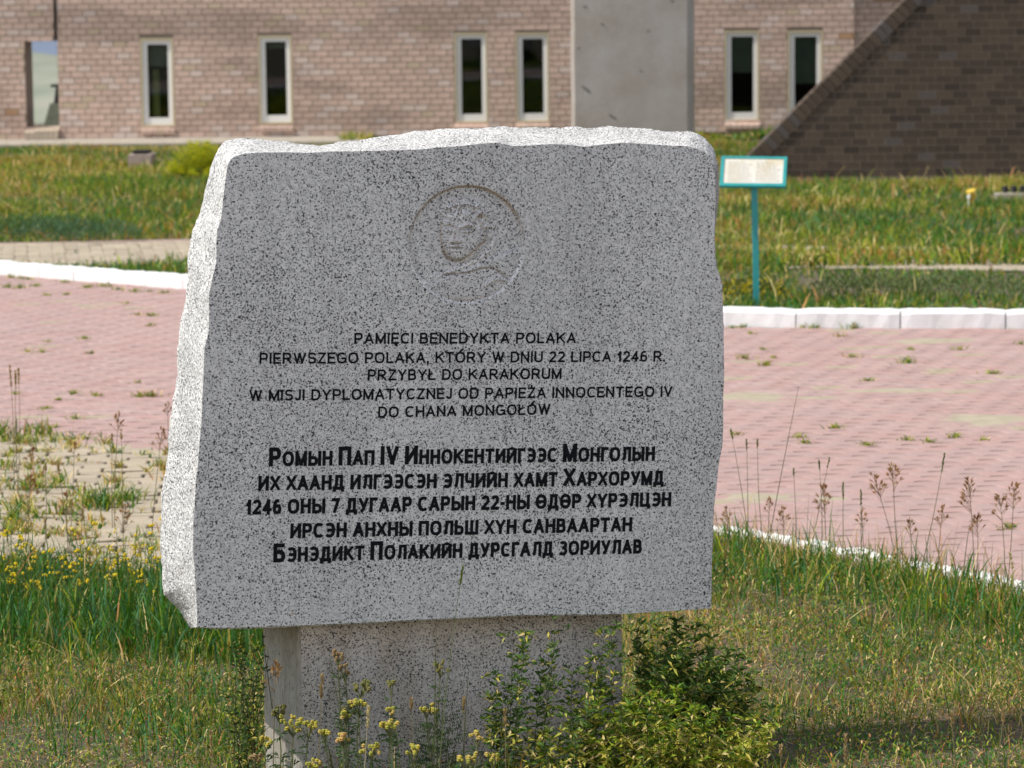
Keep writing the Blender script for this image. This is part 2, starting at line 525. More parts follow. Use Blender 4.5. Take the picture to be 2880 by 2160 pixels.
# sandy patches blown over the pink pavers
def patch_sheet(name, spots, mat, z, kind='stuff', parent=None):
    V, Fc = [], []
    for (px, py, wx, wy) in spots:
        c = on_ground(px, py)
        b0 = len(V)
        V.append((c.x, c.y, z + 0.004))
        n = 22
        for k in range(n):
            a = 2 * math.pi * k / n
            r = 1 + 0.35 * noise.noise(Vector((math.cos(a) * 1.5, math.sin(a) * 1.5, px * 0.13)))
            V.append((c.x + math.cos(a) * wx * r, c.y + math.sin(a) * wy * r, z - 0.006))
        for k in range(n):
            Fc.append((b0, b0 + 1 + k, b0 + 1 + (k + 1) % n))
    return mk(name, V, Fc, mat, parent, kind=kind)
M_DRIFT = plain('blown_sand', (0.42, 0.36, 0.26), 0.95, 0.25, 10)
patch_sheet('blown_sand', [(2110, 1118, 0.34, 0.30), (2790, 1180, 0.42, 0.34), (2530, 1100, 0.42, 0.16), (2130, 1400, 0.26, 0.20),
                           (2330, 1405, 0.12, 0.10), (2630, 960, 0.4, 0.25), (2300, 1120, 0.2, 0.1)], M_DRIFT, 0.006)

beige_base = sheet('side_pavement', [(-12, 23.0), (-7, 20.2), (-4.5, 18.9), (-2.7, 17.8), (-1.72, 16.9), (-0.9, 16.1), (-0.9, 13.6), (-4, 13.6), (-8, 14.2), (-12, 15.5)], -0.010, plain('joint_soil', (0.13, 0.10, 0.065), 0.95, 0.4, 12))
lay(beige_base, in_beige, beige, 0.21, 0.115, 0.0, math.radians(3), (-5.0, -0.9, 13.6, 19.0), 0.05)

# far beige path
def in_path(x, y):
    a = 31.4 + 0.14 * x if x < 0 else 30.1 - 0.3 * x
    lo = max(27.9 - 0.28 * x if x > 0 else 27.9, yline(FARK, x) + 0.35)
    return lo < y < a
pth = [(x, 31.4 + 0.14 * x if x < 0 else 30.1 - 0.3 * x) for x in range(-12, 11, 2)]
pth2 = [(x, max(27.9 - 0.28 * x if x > 0 else 27.9, yline(FARK, x) + 0.3)) for x in range(-12, 11, 2)]
pth = [(x, max(y, y2 + 0.3)) for (x, y), (_, y2) in zip(pth, pth2)]
far_path = sheet('path', pth + pth2[::-1], -0.009, M_SAND)
lay(far_path, in_path, lambda: tuple(v * 0.95 for v in beige()), 0.22, 0.135, 0.0, math.radians(8), (-7, 8, 26, 30.5), 0.03)

# ------------------------------------------------------------------ kerb stones, whitewashed
def walk(pl, step, x_from, x_to):
    """points every `step` metres along a polyline"""
    out_, acc = [], 0.0
    for (x0, y0), (x1, y1) in zip(pl, pl[1:]):
        L = math.hypot(x1 - x0, y1 - y0)
        while acc < L:
            t = acc / L
            x, y = x0 + (x1 - x0) * t, y0 + (y1 - y0) * t
            if x_from <= x <= x_to: out_.append((x, y, math.atan2(y1 - y0, x1 - x0)))
            acc += step(x) if callable(step) else step
        acc -= L
    return out_
def kerb_block(L, D, Hh, seed, z0=-0.05):
    """one stone with knocked-off edges"""
    n = 10
    rr = random.Random(seed)
    V, Fc = [], []
    prof = [(0, z0), (0, Hh - 0.018), (0.02, Hh), (D - 0.02, Hh), (D, Hh - 0.02), (D, z0)]
    for i in range(n + 1):
        x = -L / 2 + 0.002 + (L - 0.004) * i / n
        e = 0.005 if i in (0, n) else 0
        for j, (y, z) in enumerate(prof):
            j2 = rr.uniform(-1, 1)
            V.append((x, y + (0.004 * j2 if j in (1, 2) else 0) + (e if j < 2 else 0), z + (0.005 * rr.uniform(-1, 1) - e * 0.6 if 0 < j < 5 else 0)))
    k = len(prof)
    for i in range(n):
        for j in range(k - 1):
            Fc.append((i * k + j, (i + 1) * k + j, (i + 1) * k + j + 1, i * k + j + 1))
    Fc.append(tuple(range(k)))
    Fc.append(tuple(n * k + j for j in range(k))[::-1])
    return V, Fc
kerb = mk('kerb', [(x, y + 0.02, -0.012) for x, y in FARK] + [(x, y + 0.16, -0.012) for x, y in FARK[::-1]],
          [tuple(t) for t in tessellate_polygon([[Vector((x, y + 0.02, 0)) for x, y in FARK] + [Vector((x, y + 0.16, 0)) for x, y in FARK[::-1]]])],
          M_SAND, kind='structure')
kme = {}
for q, (L0, sd) in enumerate([(0.70, 1), (0.70, 2), (0.70, 3), (0.42, 4), (0.42, 5), (0.42, 6)]):
    V, Fc = kerb_block(L0, 0.19, 0.118 if L0 > 0.5 else 0.098, sd)
    me = bpy.data.meshes.new('kerb_stone'); me.from_pydata(V, [], Fc); me.materials.append(M_WHITE)
    kme.setdefault(L0, []).append(me)
kw = walk(FARK, lambda x: 0.70 if x > 0.6 else 0.42, -9, 9)
for (x, y, a), (xn, yn, _a) in zip(kw, kw[1:]):
    L0 = 0.70 if x > 0.6 else 0.42
    a = math.atan2(yn - y, xn - x)
    o = inst('kerb_stone', random.choice(kme[L0]), kerb, (x + math.cos(a) * L0 / 2, y + math.sin(a) * L0 / 2, random.uniform(-0.003, 0.003)), a + random.gauss(0, 0.004))
    o.rotation_euler.y = random.gauss(0, 0.004)
    o.scale.x = math.hypot(xn - x, yn - y) / L0 * 0.992

# near edging: small whitewashed stones along the plaza rim, right of the monument
edge_pl = [(-0.9, 16.05), (-0.4, 15.58), (0.99, 14.26), (1.96, 12.93), (3.2, 11.18)]
edging = mk('edging', [(x, y - 0.01, -0.013) for x, y in edge_pl] + [(x - 0.07, y - 0.10, -0.013) for x, y in edge_pl[::-1]],
            [(i, i + 1, 8 - i, 9 - i) for i in range(4)], M_SAND, kind='structure')
eme = []
for sd in range(6):
    rr = random.Random(40 + sd)
    L0 = 0.125
    V, Fc = kerb_block(L0, 0.05, 0.036, 50 + sd)
    me = bpy.data.meshes.new('edging_stone'); me.from_pydata(V, [], Fc); me.materials.append(M_WHITE)
    eme.append(me)
for (x, y, a) in walk(edge_pl, 0.125, -0.8, 3.1):
    o = inst('edging_stone', random.choice(eme), edging, (x + math.cos(a) * 0.06, y + math.sin(a) * 0.06 - 0.06, random.uniform(-0.016, 0.006)), a + random.gauss(0, 0.05))
    o.rotation_euler.y = random.gauss(0, 0.05)
    o.rotation_euler.x = random.gauss(0, 0.06)

# ------------------------------------------------------------------ brick walls
BR, BP = 0.0881, 0.1905                      # course height and brick pitch
def brick_col():
    u = random.random()
    if u < 0.006: return (0.55, 0.33, 0.19)
    if u < 0.04: return (0.64, 0.50, 0.36)
    if u < 0.14: return (0.75, 0.60, 0.52)
    s = random.uniform(0.90, 1.08)
    return (0.70 * s, 0.51 * s, 0.415 * s)
def dark_col():
    u = random.random()
    if u < 0.06: return (0.115, 0.095, 0.085)
    s = random.uniform(0.62, 1.22)
    return (0.095 * s, 0.068 * s, 0.049 * s)
def brick_wall(parent, org, ang, u0, u1, z0, z1, openings, colf, mat, mort_col, visible, row_start=None, proud=0.012, limit=300, seed=3, jw=0.009):
    """facing bricks on the plane through org, direction ang; returns nothing, bricks hang on parent"""
    rr = random.Random(seed)
    U = Vector((math.cos(ang), math.sin(ang), 0)); Nn = Vector((math.sin(ang), -math.cos(ang), 0))
    def solid(w, h, d=0.02):
        e = 0.0015
        return [(-w / 2, 0, -h / 2), (w / 2, 0, -h / 2), (w / 2, 0, h / 2), (-w / 2, 0, h / 2),
                (-w / 2 + e, -d, -h / 2 + e), (w / 2 - e, -d, -h / 2 + e), (w / 2 - e, -d, h / 2 - e), (-w / 2 + e, -d, h / 2 - e)]
    BF = [(4, 5, 6, 7), (0, 1, 5, 4), (1, 2, 6, 5), (2, 3, 7, 6), (3, 0, 4, 7)]
    cand, rest = [], []
    nrow = int(round((z1 - z0) / BR))
    for r_ in range(nrow):
        za = z0 + r_ * BR
        zc = za + BR / 2
        start = row_start(zc) if row_start else u0
        off = (0.5 * BP if r_ % 2 else 0.0) + (BP * 0.25 * ((r_ // 5) % 2))
        k0 = math.floor((start - u0) / BP) - 1
        u = u0 + k0 * BP - off
        while u < u1:
            a, b2 = max(u, start), min(u + BP, u1)
            segs = [(a, b2)] if b2 - a > 0.025 else []
            for (ou0, ou1, oz0, oz1) in openings:
                if oz0 - 0.02 < zc < oz1 + 0.02:
                    ns = []
                    for (p, q) in segs:
                        if q <= ou0 or p >= ou1: ns.append((p, q)); continue
                        if p < ou0: ns.append((p, ou0))
                        if q > ou1: ns.append((ou1, q))
                    segs = [s for s in ns if s[1] - s[0] > 0.025]
            for (p, q) in segs:
                full = (q - p) > BP - 1e-4
                item = ((p + q) / 2, zc, q - p - jw, BR - jw)
                (cand if full and visible((org + U * item[0]).x, (org + U * item[0]).y, zc) else rest).append(item)
            u += BP
    cand.sort(key=lambda t: (org + U * t[0] - EYE).length + abs(t[1]) * 0.3)
    rest += cand[limit:]
    cand = cand[:limit]
    variants = []
    for k in range(48):
        V = solid(BP - jw, BR - jw, proud + rr.uniform(0, 0.002))
        me = bpy.data.meshes.new('brick'); me.from_pydata(V, [], BF)
        at = me.color_attributes.new('col', 'FLOAT_COLOR', 'POINT')
        at.data.foreach_set('color', list((*colf(), 1)) * 8)
        me.materials.append(mat)
        variants.append(me)
    for (uc, zc, w, h) in cand:
        o = inst('brick', rr.choice(variants), parent, org + U * uc + Vector((0, 0, zc)) + Nn * 0.0, ang)
    if rest:
        V, Fc, C = [], [], []
        for (uc, zc, w, h) in rest:
            b0 = len(V)
            c = colf()
            p0 = org + U * uc
            for (x, y, z) in solid(w, h, proud + rr.uniform(0, 0.002)):
                p = p0 + U * x - Nn * y
                V.append((p.x, p.y, zc + z)); C.append(c)
            Fc += [tuple(b0 + i for i in f) for f in BF]
        mk('brick', V, Fc, mat, parent, cols=C, kind='stuff')
def backing(name, org, ang, outline, holes, col, parent, depth, mat=None):
    """mortar face with its openings and their reveals"""
    U = Vector((math.cos(ang), math.sin(ang), 0)); Nn = Vector((math.sin(ang), -math.cos(ang), 0))
    polys = [[Vector((u, z, 0)) for u, z in outline]]
    for (a, b2, c, d) in holes:
        polys.append([Vector((a, c, 0)), Vector((a, d, 0)), Vector((b2, d, 0)), Vector((b2, c, 0))])
    flat = [p for pl in polys for p in pl]
    tris = tessellate_polygon(polys)
    V = [org + U * p.x + Vector((0, 0, p.y)) for p in flat]
    Fc = [tuple(t) for t in tris]
    nb = len(V)
    for (a, b2, c, d) in holes:
        q = [(a, c), (a, d), (b2, d), (b2, c)]
        i0 = len(V)
        for dd in (0.0, depth):
            for (u, z) in q: V.append(org + U * u + Vector((0, 0, z)) - Nn * dd)
        for k in range(4):
            Fc.append((i0 + k, i0 + (k + 1) % 4, i0 + 4 + (k + 1) % 4, i0 + 4 + k))
    return mk(name, V, Fc, mat or M_MORTAR, parent, cols=[col] * len(V))

YF = 49.0
def fx(px): return at_y(px, 200, YF).x
def fz(px, py): return at_y(px, py, YF).z
bld = thing('museum_building', 'pale pink brick building with narrow white framed windows behind the grass', 'building', (0, YF, 0))
WINS = [(395, 489, 108, 356), (727, 822, 100, 349), (1278, 1372, 92, 346), (1450, 1545, 92, 344), (2037, 2136, 86, 341), (2215, 2314, 86, 341)]
wl, wr, wh = fx(163), fx(2403), 6.2
holes = []
for (a, b2, c, d) in WINS:
    zt, zb = fz((a + b2) / 2, c), fz((a + b2) / 2, d)
    holes.append((fx(a), fx(b2), zb, zt))
org = Vector((0, YF, 0))
wall = backing('wall', org, 0.0, [(wl, -0.3), (wr, -0.3), (wr, wh), (wl, wh)], holes, (0.33, 0.26, 0.205), bld, 0.30)
def vis_f(x, y, z):
    px = W / 2 + F * x / y
    py = -80 + F * (2.4 - z) / y
    return 170 < px < 1590 and 5 < py < 385 and not (px > 640 and py > 360)
brick_wall(wall, org, 0.0, wl, wr, 0.06, wh, [(a, b2, c, d) for a, b2, c, d in holes], brick_col, M_BRICK, None, vis_f)
# right-hand return of the building, turned a little away
org2 = Vector((wr, YF + 0.10, 0))
wall2 = backing('wall', org2, math.radians(9), [(0, -0.3), (9, -0.3), (9, wh), (0, wh)], [], (0.33, 0.26, 0.205), bld, 0.1)
brick_wall(wall2, org2, math.radians(9), 0.01, 9, 0.06, wh, [], brick_col, M_BRICK, None,
           lambda x, y, z: (2410 < W / 2 + F * x / y < 2600) and -80 + F * (2.4 - z) / y < 170 and -80 + F * (2.4 - z) / y > 0, seed=5)
# shell: side, back, roof and the dark room inside
sh = MB()
sh.box(wl + 0.002, wl + 0.3, YF + 0.31, YF + 9, -0.3, wh)
sh.box(wl + 0.3, wr + 9, YF + 8.7, YF + 9, -0.3, wh)
sh.box(wr + 8.6, wr + 9, YF + 1.9, YF + 8.7, -0.3, wh)
sh.build('shell', M_BRICK, bld)
rf = MB(); rf.box(wl - 0.1, wr + 9.2, YF + 0.02, YF + 9.2, wh + 0.003, wh + 0.35); rf.build('roof', M_APRON, bld)
rm = MB(); rm.box(wl + 0.32, wr - 0.05, YF + 3.5, YF + 3.6, -0.2, wh - 0.1); rm.box(wl + 0.32, wr - 0.05, YF + 0.35, YF + 3.45, -0.2, -0.1)
rm.build('room', M_DARKROOM, bld)
for k, (a, b2, c, d) in enumerate(holes):
    dy = YF + 0.02
    fw = 0.075
    fr_ = MB()
    a1, b1, c1, d1 = a + 0.028, b2 - 0.028, c + 0.028, d - 0.028
    fr_.box(a1, a1 + fw, dy, dy + 0.07, c1, d1); fr_.box(b1 - fw * 0.8, b1, dy, dy + 0.07, c1, d1)
    fr_.box(a1 + fw, b1 - fw * 0.8, dy + 0.001, dy + 0.07, c1, c1 + 0.10); fr_.box(a1 + fw, b1 - fw * 0.8, dy + 0.001, dy + 0.07, d1 - 0.06, d1)
    win = fr_.build('window', M_PVC, bld)
    jb = MB()
    jb.box(a + 0.001, a + 0.027, dy - 0.03, dy + 0.06, c + 0.001, d - 0.001); jb.box(b2 - 0.027, b2 - 0.001, dy - 0.03, dy + 0.06, c + 0.001, d - 0.001)
    jb.box(a + 0.027, b2 - 0.027, dy - 0.03, dy + 0.06, d - 0.027, d - 0.001); jb.box(a + 0.027, b2 - 0.027, dy - 0.03, dy + 0.06, c + 0.001, c + 0.027)
    jb.build('jamb', M_JAMB, win)
    gp = MB(); gp.box(a1 + fw, b1 - fw * 0.8, dy + 0.03, dy + 0.036, c1 + 0.10, d1 - 0.06); gp.build('pane', M_GLASS, win)
    if k >= 2 and k < 4:
        pass
    if k >= 4:
        bl = MB(); bl.box(a1 + fw, b1 - fw * 0.8, dy + 0.09, dy + 0.10, d1 - 0.06 - (0.52 if k == 4 else 0.68), d1 - 0.05); bl.build('blind', M_BLIND, win)
    if k == 0:
        bl = MB(); bl.box(a1 + fw + 0.06, a1 + fw + 0.15, dy + 0.13, dy + 0.16, c1, d1 - 0.42); bl.build('curtain', M_CURTAIN, win)
        bl = MB(); bl.box(a1 + fw, b1 - fw, dy + 0.20, dy + 0.21, d1 - 0.38, d1 - 0.05); bl.build('blind', M_BLIND, win)
    if k == 1:
        bl = MB(); bl.box(a1 + fw, b1 - fw, dy + 0.20, dy + 0.21, d1 - 0.16, d1 - 0.05); bl.build('blind', M_BLIND, win)
    # sloping brick-on-edge sill
    sb = MB()
    nb_ = 6
    wv = (b2 - a + 0.0) / nb_
    for i in range(nb_):
        x0, x1 = a + i * wv + 0.003, a + (i + 1) * wv - 0.003
        c_ = brick_col()
        sb.add([(x0, YF - 0.08, c - 0.10), (x1, YF - 0.08, c - 0.10), (x1, YF - 0.08, c - 0.045), (x0, YF - 0.08, c - 0.045),
                (x1, YF + 0.09, c - 0.004), (x0, YF + 0.09, c - 0.004), (x1, YF - 0.013, c - 0.10), (x0, YF - 0.013, c - 0.10)],
               [(0, 1, 2, 3), (3, 2, 4, 5), (1, 6, 4, 2), (7, 0, 3, 5), (0, 7, 6, 1)], c_)
    sb.build('sill', M_BRICK, win)

# free-standing wing wall with a see-through opening, left end
wing = thing('brick_wing_wall', 'thick pink brick wall with a see-through opening at the left end of the building', 'wall', (fx(60), YF - 0.04, 0))
ow = (fx(72), fx(165), fz(120, 360), fz(120, 116))
orgw = Vector((0, YF - 0.02, 0))
wx0 = -13.0
we = wl - 0.035
wmain = backing('wall', orgw, 0.0, [(wx0, -0.3), (we, -0.3), (we, ow[2]), (ow[0], ow[2]), (ow[0], ow[3]), (we, ow[3]), (we, wh), (wx0, wh)], [], (0.33, 0.26, 0.205), wing, 0.1)
vis_w = lambda x, y, z: -40 < W / 2 + F * x / y < 165 and 0 < -80 + F * (2.4 - z) / y < 385
brick_wall(wmain, orgw, 0.0, wx0, we, 0.06, wh, [(ow[0], we + 0.1, ow[2], ow[3])], brick_col, M_BRICK, None, vis_w, seed=9)
core = MB()
TH = 0.72
core.box(wx0, ow[0], YF - 0.018, YF + TH, -0.3, wh)
core.box(ow[0] + 0.001, we, YF - 0.018, YF + TH, -0.3, ow[2] - 0.01)
core.box(ow[0] + 0.001, we, YF - 0.018, YF + TH, ow[3] + 0.005, wh)
core.v = [tuple(p) for p in core.v]; core.c = [(0.40, 0.29, 0.22)] * len(core.v)
core.build('core', M_BRICK, wing)
sb = MB()
for i in range(7):
    wv = (we - ow[0] + 0.06) / 7
    x0, x1 = ow[0] - 0.03 + i * wv + 0.003, ow[0] - 0.03 + (i + 1) * wv - 0.003
    dz = 0.02 if i > 1 else 0.0
    sb.add([(x0, YF - 0.16, ow[2] - 0.15), (x1, YF - 0.16, ow[2] - 0.15), (x1, YF - 0.16, ow[2] - 0.06 + dz), (x0, YF - 0.16, ow[2] - 0.06 + dz),
            (x1 + 0.03, YF + 0.10, ow[2] + 0.01 + dz), (x0 + 0.03, YF + 0.10, ow[2] + 0.01 + dz), (x1, YF - 0.03, ow[2] - 0.15), (x0, YF - 0.03, ow[2] - 0.15)],
           [(0, 1, 2, 3), (3, 2, 4, 5), (1, 6, 4, 2), (7, 0, 3, 5), (0, 7, 6, 1)], (0.60, 0.49, 0.38))
sb.build('sill', M_BRICK, wing)

# tapering stone post with a dark cap, seen through the opening
pb = at_y(150, 352, 55.0)
post = thing('stone_post', 'grey green tapering stone post with dark cap seen through the wall opening', 'post', (pb.x, 55.0, -0.01))
p_ = MB()
zt_ = at_y(150, 290, 55).z
p_.add([(pb.x - 0.16, 54.9, -0.05), (pb.x + 0.2, 54.9, -0.05), (pb.x + 0.2, 55.25, -0.05), (pb.x - 0.16, 55.25, -0.05),
        (pb.x - 0.04, 54.97, zt_), (pb.x + 0.14, 54.97, zt_), (pb.x + 0.14, 55.15, zt_), (pb.x - 0.04, 55.15, zt_)],
       [(0, 1, 5, 4), (1, 2, 6, 5), (2, 3, 7, 6), (3, 0, 4, 7), (4, 5, 6, 7)], (0.16, 0.18, 0.13))
p_.build('shaft', col_mat('post_stone', 0.9, 0.5, 10), post)
p_ = MB(); zc_ = at_y(150, 245, 55).z
p_.tube([(pb.x + 0.05, 55.05, zt_ - 0.02), (pb.x + 0.07, 55.05, zc_)], [0.05, 0.02], 6)
p_.box(pb.x - 0.02, pb.x + 0.13, 54.95, 55.15, zc_, zc_ + 0.045)
p_.build('cap', M_BLACK, post)

# concrete apron round the building
apron = MB()
xa, xb = fx(20), fx(1000)
apron.add([(xa - 9, YF - 0.03, 0.065), (xb, YF - 0.03, 0.065), (xb + 0.3, YF - 1.0, 0.03), (xa, YF - 1.25, 0.045), (xa - 9, YF - 1.25, 0.045),
           (xb + 0.3, YF - 1.0, -0.1), (xa, YF - 1.25, -0.1), (xa - 9, YF - 1.25, -0.1)],
          [(4, 3, 2, 1, 0), (4, 7, 6, 3), (3, 6, 5, 2)])
apron.build('apron', M_APRON, kind='structure')

# dark sloping wall in front, right
YD = 38.6
k_d = F / YD
ds = thing('sloping_wall', 'dark brown brick wall with a diagonal sloping edge at the right of the building', 'wall', (4.5, YD, 0))
def slope_u(z): return 2.50 + 1.015 * z
orgd = Vector((0, YD, 0))
dm = backing('wall', orgd, 0.0, [(slope_u(0) - 0.3, -0.3), (9.5, -0.3), (9.5, 5.5), (slope_u(5.5), 5.5)], [], (0.27, 0.21, 0.155), ds, 0.1)
brick_wall(dm, orgd, 0.0, 2.0, 9.5, 0.03, 5.5, [], dark_col, M_DARKBRICK, None,
           lambda x, y, z: W / 2 + F * x / y < 2870 and 0 < -80 + F * (2.4 - z) / y < 500, row_start=lambda z: slope_u(z) + 0.15, proud=0.0015, seed=21, jw=0.007)
co = MB()
cs = math.hypot(1, 1.015); dxs, dzs = 1.015 / cs, 1 / cs
co_n = int(5.5 * cs / 0.092)
cme = []
for k in range(6):
    c = dark_col()
    V = [(-0.16, -0.02, 0.003), (0.0, -0.02, 0.003), (0.0, -0.02, 0.085), (-0.16, -0.02, 0.085), (-0.16, 0.3, 0.003), (0.0, 0.3, 0.003), (0.0, 0.3, 0.085), (-0.16, 0.3, 0.085)]
    me = bpy.data.meshes.new('coping_brick')
    me.from_pydata(V, [], [(0, 1, 2, 3), (1, 5, 6, 2), (0, 3, 7, 4), (3, 2, 6, 7), (0, 4, 5, 1)])
    at = me.color_attributes.new('col', 'FLOAT_COLOR', 'POINT'); at.data.foreach_set('color', list((*c, 1)) * 8)
    me.materials.append(M_DARKBRICK); cme.append(me)
for k in range(co_n):
    s_ = k * 0.092
    o = inst('coping_brick', random.choice(cme), ds, (slope_u(0) - 0.02 + 0.14 + s_ * dxs, YD, -0.05 + s_ * dzs))
    o.rotation_euler = (0, math.atan2(dxs, dzs), 0)
cb = MB()
cb.add([(slope_u(0) - 0.1, YD + 0.012, -0.3), (9.5, YD + 0.012, -0.3), (9.5, YD + 0.012, 5.5), (slope_u(5.5), YD + 0.012, 5.5), (slope_u(0) - 0.1, YD + 0.45, -0.3), (9.5, YD + 0.45, -0.3), (9.5, YD + 0.45, 5.5), (slope_u(5.5), YD + 0.45, 5.5)],
       [(0, 3, 7, 4), (4, 7, 6, 5), (1, 5, 6, 2), (3, 2, 6, 7)], (0.09, 0.07, 0.055))
cb.build('core', M_DARKBRICK, ds)

# concrete pillar behind the monument
YP = 44.0
pl_ = at_y(1616, 200, YP).x; pr_ = at_y(1955, 200, YP).x
pil = thing('concrete_pillar', 'broad grey concrete pillar standing behind the granite monument', 'pillar', ((pl_ + pr_) / 2, YP, 0))
def pillar():
    V, Fc = [], []
    nz = 24
    prof = [(pl_ - 0.035, 0.12), (pl_, 0.0), (pl_ + 0.4, -0.004), (pl_ + 0.9, 0.0), (pr_ - 0.10, 0.004), (pr_ - 0.02, 0.03), (pr_, 0.09), (pr_, 0.55), (pl_ - 0.035, 0.55)]
    for i in range(nz + 1):
        z = -0.2 + 7.5 * i / nz
        for (x, y) in prof:
            V.append((x + 0.012 * noise.noise(Vector((z * 2, x, 1))), YP + y + 0.01 * noise.noise(Vector((x, z, 5))), z))
    k = len(prof)
    for i in range(nz):
        for j in range(k):
            Fc.append((i * k + j, i * k + (j + 1) % k, (i + 1) * k + (j + 1) % k, (i + 1) * k + j))
    Fc.append(tuple(nz * k + j for j in range(k)))
    mk('shaft', V, Fc, M_CONC, pil)
    mb = MB()
    for (x0, y0, x1, y1, w_) in [(1638, 243, 1658, 257, 3.0), (1714, 323, 1732, 334, 2.6), (1643, 20, 1649, 20, 4), (1692, 68, 1697, 70, 3), (1821, 87, 1826, 88, 3), (1802, 199, 1806, 201, 3), (1625, 137, 1630, 136, 3), (1888, 4, 1896, 3, 3)]:
        a_, b_ = at_y(x0, y0, YP - 0.011), at_y(x1, y1, YP - 0.011)
        w2 = w_ * YP / F
        d_ = (b_ - a_).normalized(); nn = Vector((-d_.z, 0, d_.x)) * w2 * 0.6
        mb.add([a_ - d_ * w2, a_ + nn, b_ + nn, b_ + d_ * w2, b_ - nn, a_ - nn], [(0, 1, 2, 3, 4, 5)], (0.10, 0.10, 0.105))
    mb.build('chips', col_mat('dark_scratches', 0.9, 0.2, 20), pil)  # small dark scratches on the concrete face
pillar()

# ------------------------------------------------------------------ the monument
TH_Y, TAU = math.radians(20), 0.044
u_ax = Vector((math.cos(TH_Y) * math.cos(TAU), math.sin(TH_Y) * math.cos(TAU), -math.sin(TAU)))
n_ax = Vector((math.sin(TH_Y), -math.cos(TH_Y), 0)).normalized()          # out of the inscribed face
v_ax = n_ax.cross(u_ax).normalized()
if v_ax.z < 0: v_ax = -v_ax
P0 = at_y(1300, 1740, 9.84)
THK = 0.35
def face_uv(px, py, back=0.0):
    p = on_plane(px, py, P0 - n_ax * back, n_ax)
    d = p - (P0 - n_ax * back)
    return d.dot(u_ax), d.dot(v_ax)
def uvw(u, v, w=0.0): return P0 + u_ax * u + v_ax * v + n_ax * w

front_left = [(553, 1764), (554.7, 1740), (554, 1706), (549, 1634), (547.5, 1597), (543, 1561), (543, 1525), (544, 1478), (547.5, 1417), (551, 1355), (556.5, 1308), (560, 1254), (565.5, 1200),
              (571, 1090), (575, 981), (587, 932), (589, 871), (587, 830), (599, 777), (609.5, 729), (608, 688), (611.5, 647), (622, 615), (628, 558), (634, 505), (641, 462)]
front_top = [(649, 447), (660, 440), (685, 432), (725, 429), (807, 428), (868, 430), (929, 426), (990, 425.6), (1092, 423), (1173, 421), (1239, 414), (1295, 411), (1352, 404), (1397, 401), (1442, 411), (1488, 409),
             (1555, 405), (1601, 407), (1641, 413), (1691, 407), (1750, 401), (1804, 404), (1894, 410), (1938, 411), (1961, 418), (1980, 427), (1996, 438), (2009, 454)]
front_right = [(2011, 481), (2012, 542), (2013, 572), (2010, 595), (2010, 633), (2009, 684), (2011, 722), (2015, 750), (2024, 775), (2031, 801), (2033, 867), (2035, 912), (2036, 996), (2037, 1054), (2034, 1117),
               (2034, 1213), (2032, 1252), (2021, 1310), (2015, 1373), (2007, 1430), (2004, 1503), (2002, 1600), (2001, 1672), (2000, 1711)]
front_bot = [(1753, 1726.5), (1600, 1728), (1463, 1729), (1300, 1737), (1142, 1744), (1000, 1752), (853, 1758), (700, 1764), (600, 1766)]
back_left = [(538, 1766), (518, 1740), (508, 1718), (484, 1699), (458, 1670), (456, 1597), (453, 1525), (452, 1460), (456, 1417), (455, 1388), (458, 1352), (464, 1308), (472.6, 1279), (475, 1236), (479, 1180), (493, 1088), (499.7, 997), (506.6, 920), (518, 851),
             (528, 786), (526, 729), (534, 688), (542, 651), (556.6, 611), (569, 574), (579, 525), (589, 472), (599, 440), (615.6, 411)]
back_top = [(632, 395), (660, 391), (705, 391), (786, 397), (847, 407), (908, 409), (970, 401), (1051, 387), (1132, 375), (1165, 367), (1214, 370), (1252, 364), (1330, 363), (1375, 357), (1420, 354), (1456, 360), (1533, 360),
            (1578, 360), (1623, 355), (1660, 361), (1714, 356), (1768, 362), (1827, 365), (1880, 371), (1939, 372), (1961, 377.5), (1984, 389), (2002, 407)]
def resample(pts, n):
    P = [Vector(p) for p in pts]
    L = [0]
    for a, b2 in zip(P, P[1:]): L.append(L[-1] + (b2 - a).length)
    out_ = []
    j = 0
    for i in range(n):
        t = L[-1] * i / n
        while j < len(L) - 2 and L[j + 1] < t: j += 1
        f = (t - L[j]) / max(L[j + 1] - L[j], 1e-9)
        out_.append(P[j].lerp(P[j + 1], f))
    return out_
def closed_seg(seg, nxt): return [face_uv(*p) for p in seg] + [face_uv(*nxt[0])]
FL = closed_seg(front_left, front_top); FT = closed_seg(front_top, front_right); FR = closed_seg(front_right, front_bot); FB = closed_seg(front_bot, front_left)
nL, nT, nR, nB = 190, 220, 170, 150
Fo = resample(FL, nL) + resample(FT, nT) + resample(FR, nR) + resample(FB, nB)
BLb = [face_uv(*p, back=THK) for p in back_left] + [face_uv(*back_top[0], back=THK)]
back_right = [(2014, 428), (2024, 446), (2024, 470), (2023, 522), (2018, 552), (2013, 575), (2005, 600)] + [(x - 7, y) for x, y in front_right[5:]] + [(1994, 1711)]
rightb = [face_uv(*p, back=THK) for p in back_right]
BT = [face_uv(*p, back=THK) for p in back_top] + [rightb[0]]
botb = [(u, v - 0.004) for u, v in FB[:-1]] + [(BLb[0][0], BLb[0][1])]
Bo = resample(BLb, nL) + resample(BT, nT) + resample(rightb, nR) + resample(botb, nB)
NP = len(Fo)
mon = thing('memorial_stone', 'pale granite memorial slab on a stone pedestal with black inscription and carved portrait', 'monument', (P0.x, P0.y + 0.15, 0))

